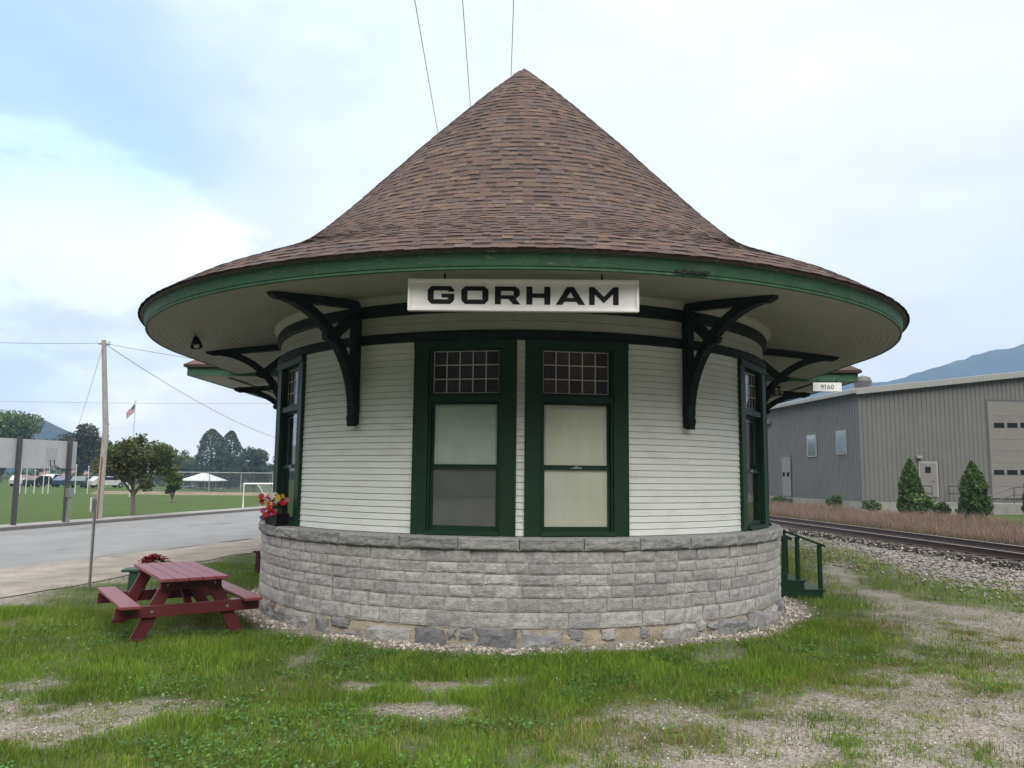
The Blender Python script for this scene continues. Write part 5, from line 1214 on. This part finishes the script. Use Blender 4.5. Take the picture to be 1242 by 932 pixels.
for k in range(30):
    xa = fx0-4+(fx1-fx0+4)*k/30; xb = fx0-4+(fx1-fx0+4)*(k+1)/30
    for (ya, za, yb, zb_) in ((59.5, 0, 60.8, .22), (60.8, .22, 61.6, .24), (61.6, .24, 63, 0)): bm_.face([(xa, ya, za-.01), (xb, ya, za-.01), (xb, yb, zb_-.01), (xa, yb, zb_-.01)])
tag(bm_.build('earth_bank', mat('dry earth bank', (.16, .13, .09), .95, .25, 1.5, .3)), kind='structure')
# pavilion
PY = 186; pc = A(246, 600, PY); pv = thing('park_pavilion', 'open park pavilion with a white hipped roof behind the fence', 'pavilion', (pc.x, PY, float(dip(pc.x, PY)))); sc_ = (PY+D)/FPX; hw = 24.5*sc_; ze = A(246, 583, PY).z+3; zp = A(246, 574, PY).z+3
b = MB(); dpt = 3.0
b.face([(-hw, -dpt, ze), (hw, -dpt, ze), (hw*.12, 0, zp), (-hw*.12, 0, zp)]); b.face([(hw, dpt, ze), (-hw, dpt, ze), (-hw*.12, 0, zp), (hw*.12, 0, zp)]); b.face([(hw, -dpt, ze), (hw, dpt, ze), (hw*.12, 0, zp)]); b.face([(-hw, dpt, ze), (-hw, -dpt, ze), (-hw*.12, 0, zp)]); b.face([(-hw, -dpt, ze-.12), (-hw, dpt, ze-.12), (hw, dpt, ze-.12), (hw, -dpt, ze-.12)])
b.box(-hw, hw, -dpt-.02, -dpt, ze-.16, ze+.02); b.build('roof', mat('white metal pavilion roof', (.55, .56, .56), .5, .08, 1), pv)
for x in (-.8, -.27, .27, .8):
    for y in (-.8, .8): b = MB(); b.box(x*hw-.09, x*hw+.09, y*dpt-.09, y*dpt+.09, 0, ze-.13); b.build('post', M_STEEL, pv)
b = MB(); b.box(-hw*.2, hw*.5, -.6, .6, 0, .8); b.build('counter', mat('brown counter', (.2, .15, .11), .8), pv)
# parked cars
M_TYRE = mat('tyre rubber', (.015, .015, .016), .8); M_CARGL = mat('car glass', (.02, .025, .03), .05, .05)
def car(label, px, py, Y, col, rz=0, tall=0.0):
    p = A(px, py, Y); c_ = thing('parked_car', label, 'car', (p.x, Y, float(dip(p.x, Y))), rz, 'cars parked beyond the field')
    m_ = mat('car paint %s' % str(col), col, .3, .04, 2, coat=.5)
    body = [(-2.2, .32), (2.2, .32), (2.25, .6), (2.1, .85), (1.2, .95), (.55, 1.42+tall), (-1.35, 1.45+tall), (-2.0, .98), (-2.2, .9)]
    b = MB(); b.prism(body, (-.86, .86)); b.build('body', m_, c_, bevel=.06)
    b = MB(); b.prism([(1.0, .98), (.5, 1.36+tall), (-1.25, 1.38+tall), (-1.7, .99)], (-.868, .868)); b.prism([(1.12, .97), (.6, 1.38+tall), (.64, 1.39+tall), (1.18, .98)], (-.7, .7)); b.build('window', M_CARGL, c_)
    for x in (-1.35, 1.35):
        for y in (-.78, .78):
            b = MB(); b.tube([(x, y-.1, .33), (x, y+.1, .33)], .33, 14); wl_ = b.build('wheel', M_TYRE, c_); b = MB(); b.tube([(x, y-.11, .33), (x, y+.11, .33)], .19, 10); b.build('rim', M_STEEL, wl_)
WC = (.5, .5, .5)
car('white car parked behind the fence left of the pavilion', 232, 597, 205, WC, .1)
car('white van like car parked under the pavilion roof', 259, 597, 210, (.55, .56, .58), -.05, .25)
car('silver car parked below the billboard left post', 27, 597, 92, (.4, .41, .43), 1.75)
car('black car parked between the billboard posts', 49, 596, 90, (.02, .02, .022), 1.4)
car('white car parked behind the flags near the right billboard post', 64, 594, 98, WC, 1.6, .2)
car('dark blue car parked right of the billboard post', 85, 597, 91, (.03, .05, .1), 1.3)
car('dark green car parked under the dark tree', 101, 598, 88, (.025, .045, .04), 1.7)
car('white car parked half behind the utility pole', 129, 600, 88, WC, .9)
# flags
FR = (.42, .03, .04); FWh = (.6, .6, .6); FBl = (.03, .04, .16)
def flag(label, px, ptop, Y, pbase, w_, h_, hang, nm='flag', grp='small flags in the memorial park', rad=.05):
    a_ = A(px, ptop, Y); f_ = thing(nm, label, 'flag', (a_.x, Y, 0), 0, grp); b = MB(); b.tube([(0, 0, 0), (0, 0, a_.z)], [rad, rad*.6], 8); b.ball((0, 0, a_.z+rad), rad*1.3, 6); b.build('pole', mat('white flag pole', (.55, .55, .55), .4), f_)
    b = MB(); nu, nv = 12, 13
    def fp_(u, v_):
        x = -u*w_*(1-.35*hang); z = a_.z-.1 - v_*h_*(1-.2*u) - u*w_*hang*.9; yy = .12*w_*math.sin(u*6+v_)*u; return (x, yy, z)
    for i_ in range(nu):
        for j_ in range(nv):
            c_ = FR if j_ % 2 == 0 else FWh
            if i_ < 5 and j_ < 7: c_ = FBl if (i_+j_) % 3 else (.2, .2, .32)
            b.face([fp_(i_/nu, j_/nv), fp_((i_+1)/nu, j_/nv), fp_((i_+1)/nu, (j_+1)/nv), fp_(i_/nu, (j_+1)/nv)], c_)
    b.build('cloth', mat('flag cloth', (0, 0, 0), .8, .1, 4, attr='col', trans=.3), f_, recalc=False); return f_
flag('large american flag on a tall pole above the crabapple tree', 164.5, 487, 52, 600, 1.05, .72, .95, 'large_flag', None, .06)
for k, (px, pt_, lb_) in enumerate(((26, 569, 'small flag nearest the left billboard post'), (33, 571, 'second small flag from the left billboard post'), (43, 572, 'third small flag, under the middle of the billboard'), (54, 568, 'fourth small flag, left of the two close poles'), (60.5, 566, 'small flag just left of the right billboard post'), (81, 569, 'small flag just right of the right billboard post'), (93, 565, 'brightest red flag, right of the billboard'), (108, 567, 'small flag halfway between billboard and utility pole'))):
    flag(lb_, px, pt_, 58+random.uniform(-1, 1), 604, .62, .42, .75)

# ------------------------------------------------------------------ air
hz = MB(); hz.box(-2600, 2600, -70, 2100, -6, 320)
hm_ = bpy.data.materials.new('haze air'); hm_.use_nodes = True; ht = hm_.node_tree; ht.nodes.clear(); vo = ht.nodes.new('ShaderNodeVolumePrincipled'); vo.inputs['Color'].default_value = (.44, .66, 1.0, 1); vo.inputs['Density'].default_value = .00042; vo.inputs['Anisotropy'].default_value = .0
ho_ = ht.nodes.new('ShaderNodeOutputMaterial'); ht.links.new(vo.outputs[0], ho_.inputs['Volume'])
hzo = hz.build('haze', hm_); tag(hzo, 'thin blue haze of the summer air', 'haze', kind='stuff')
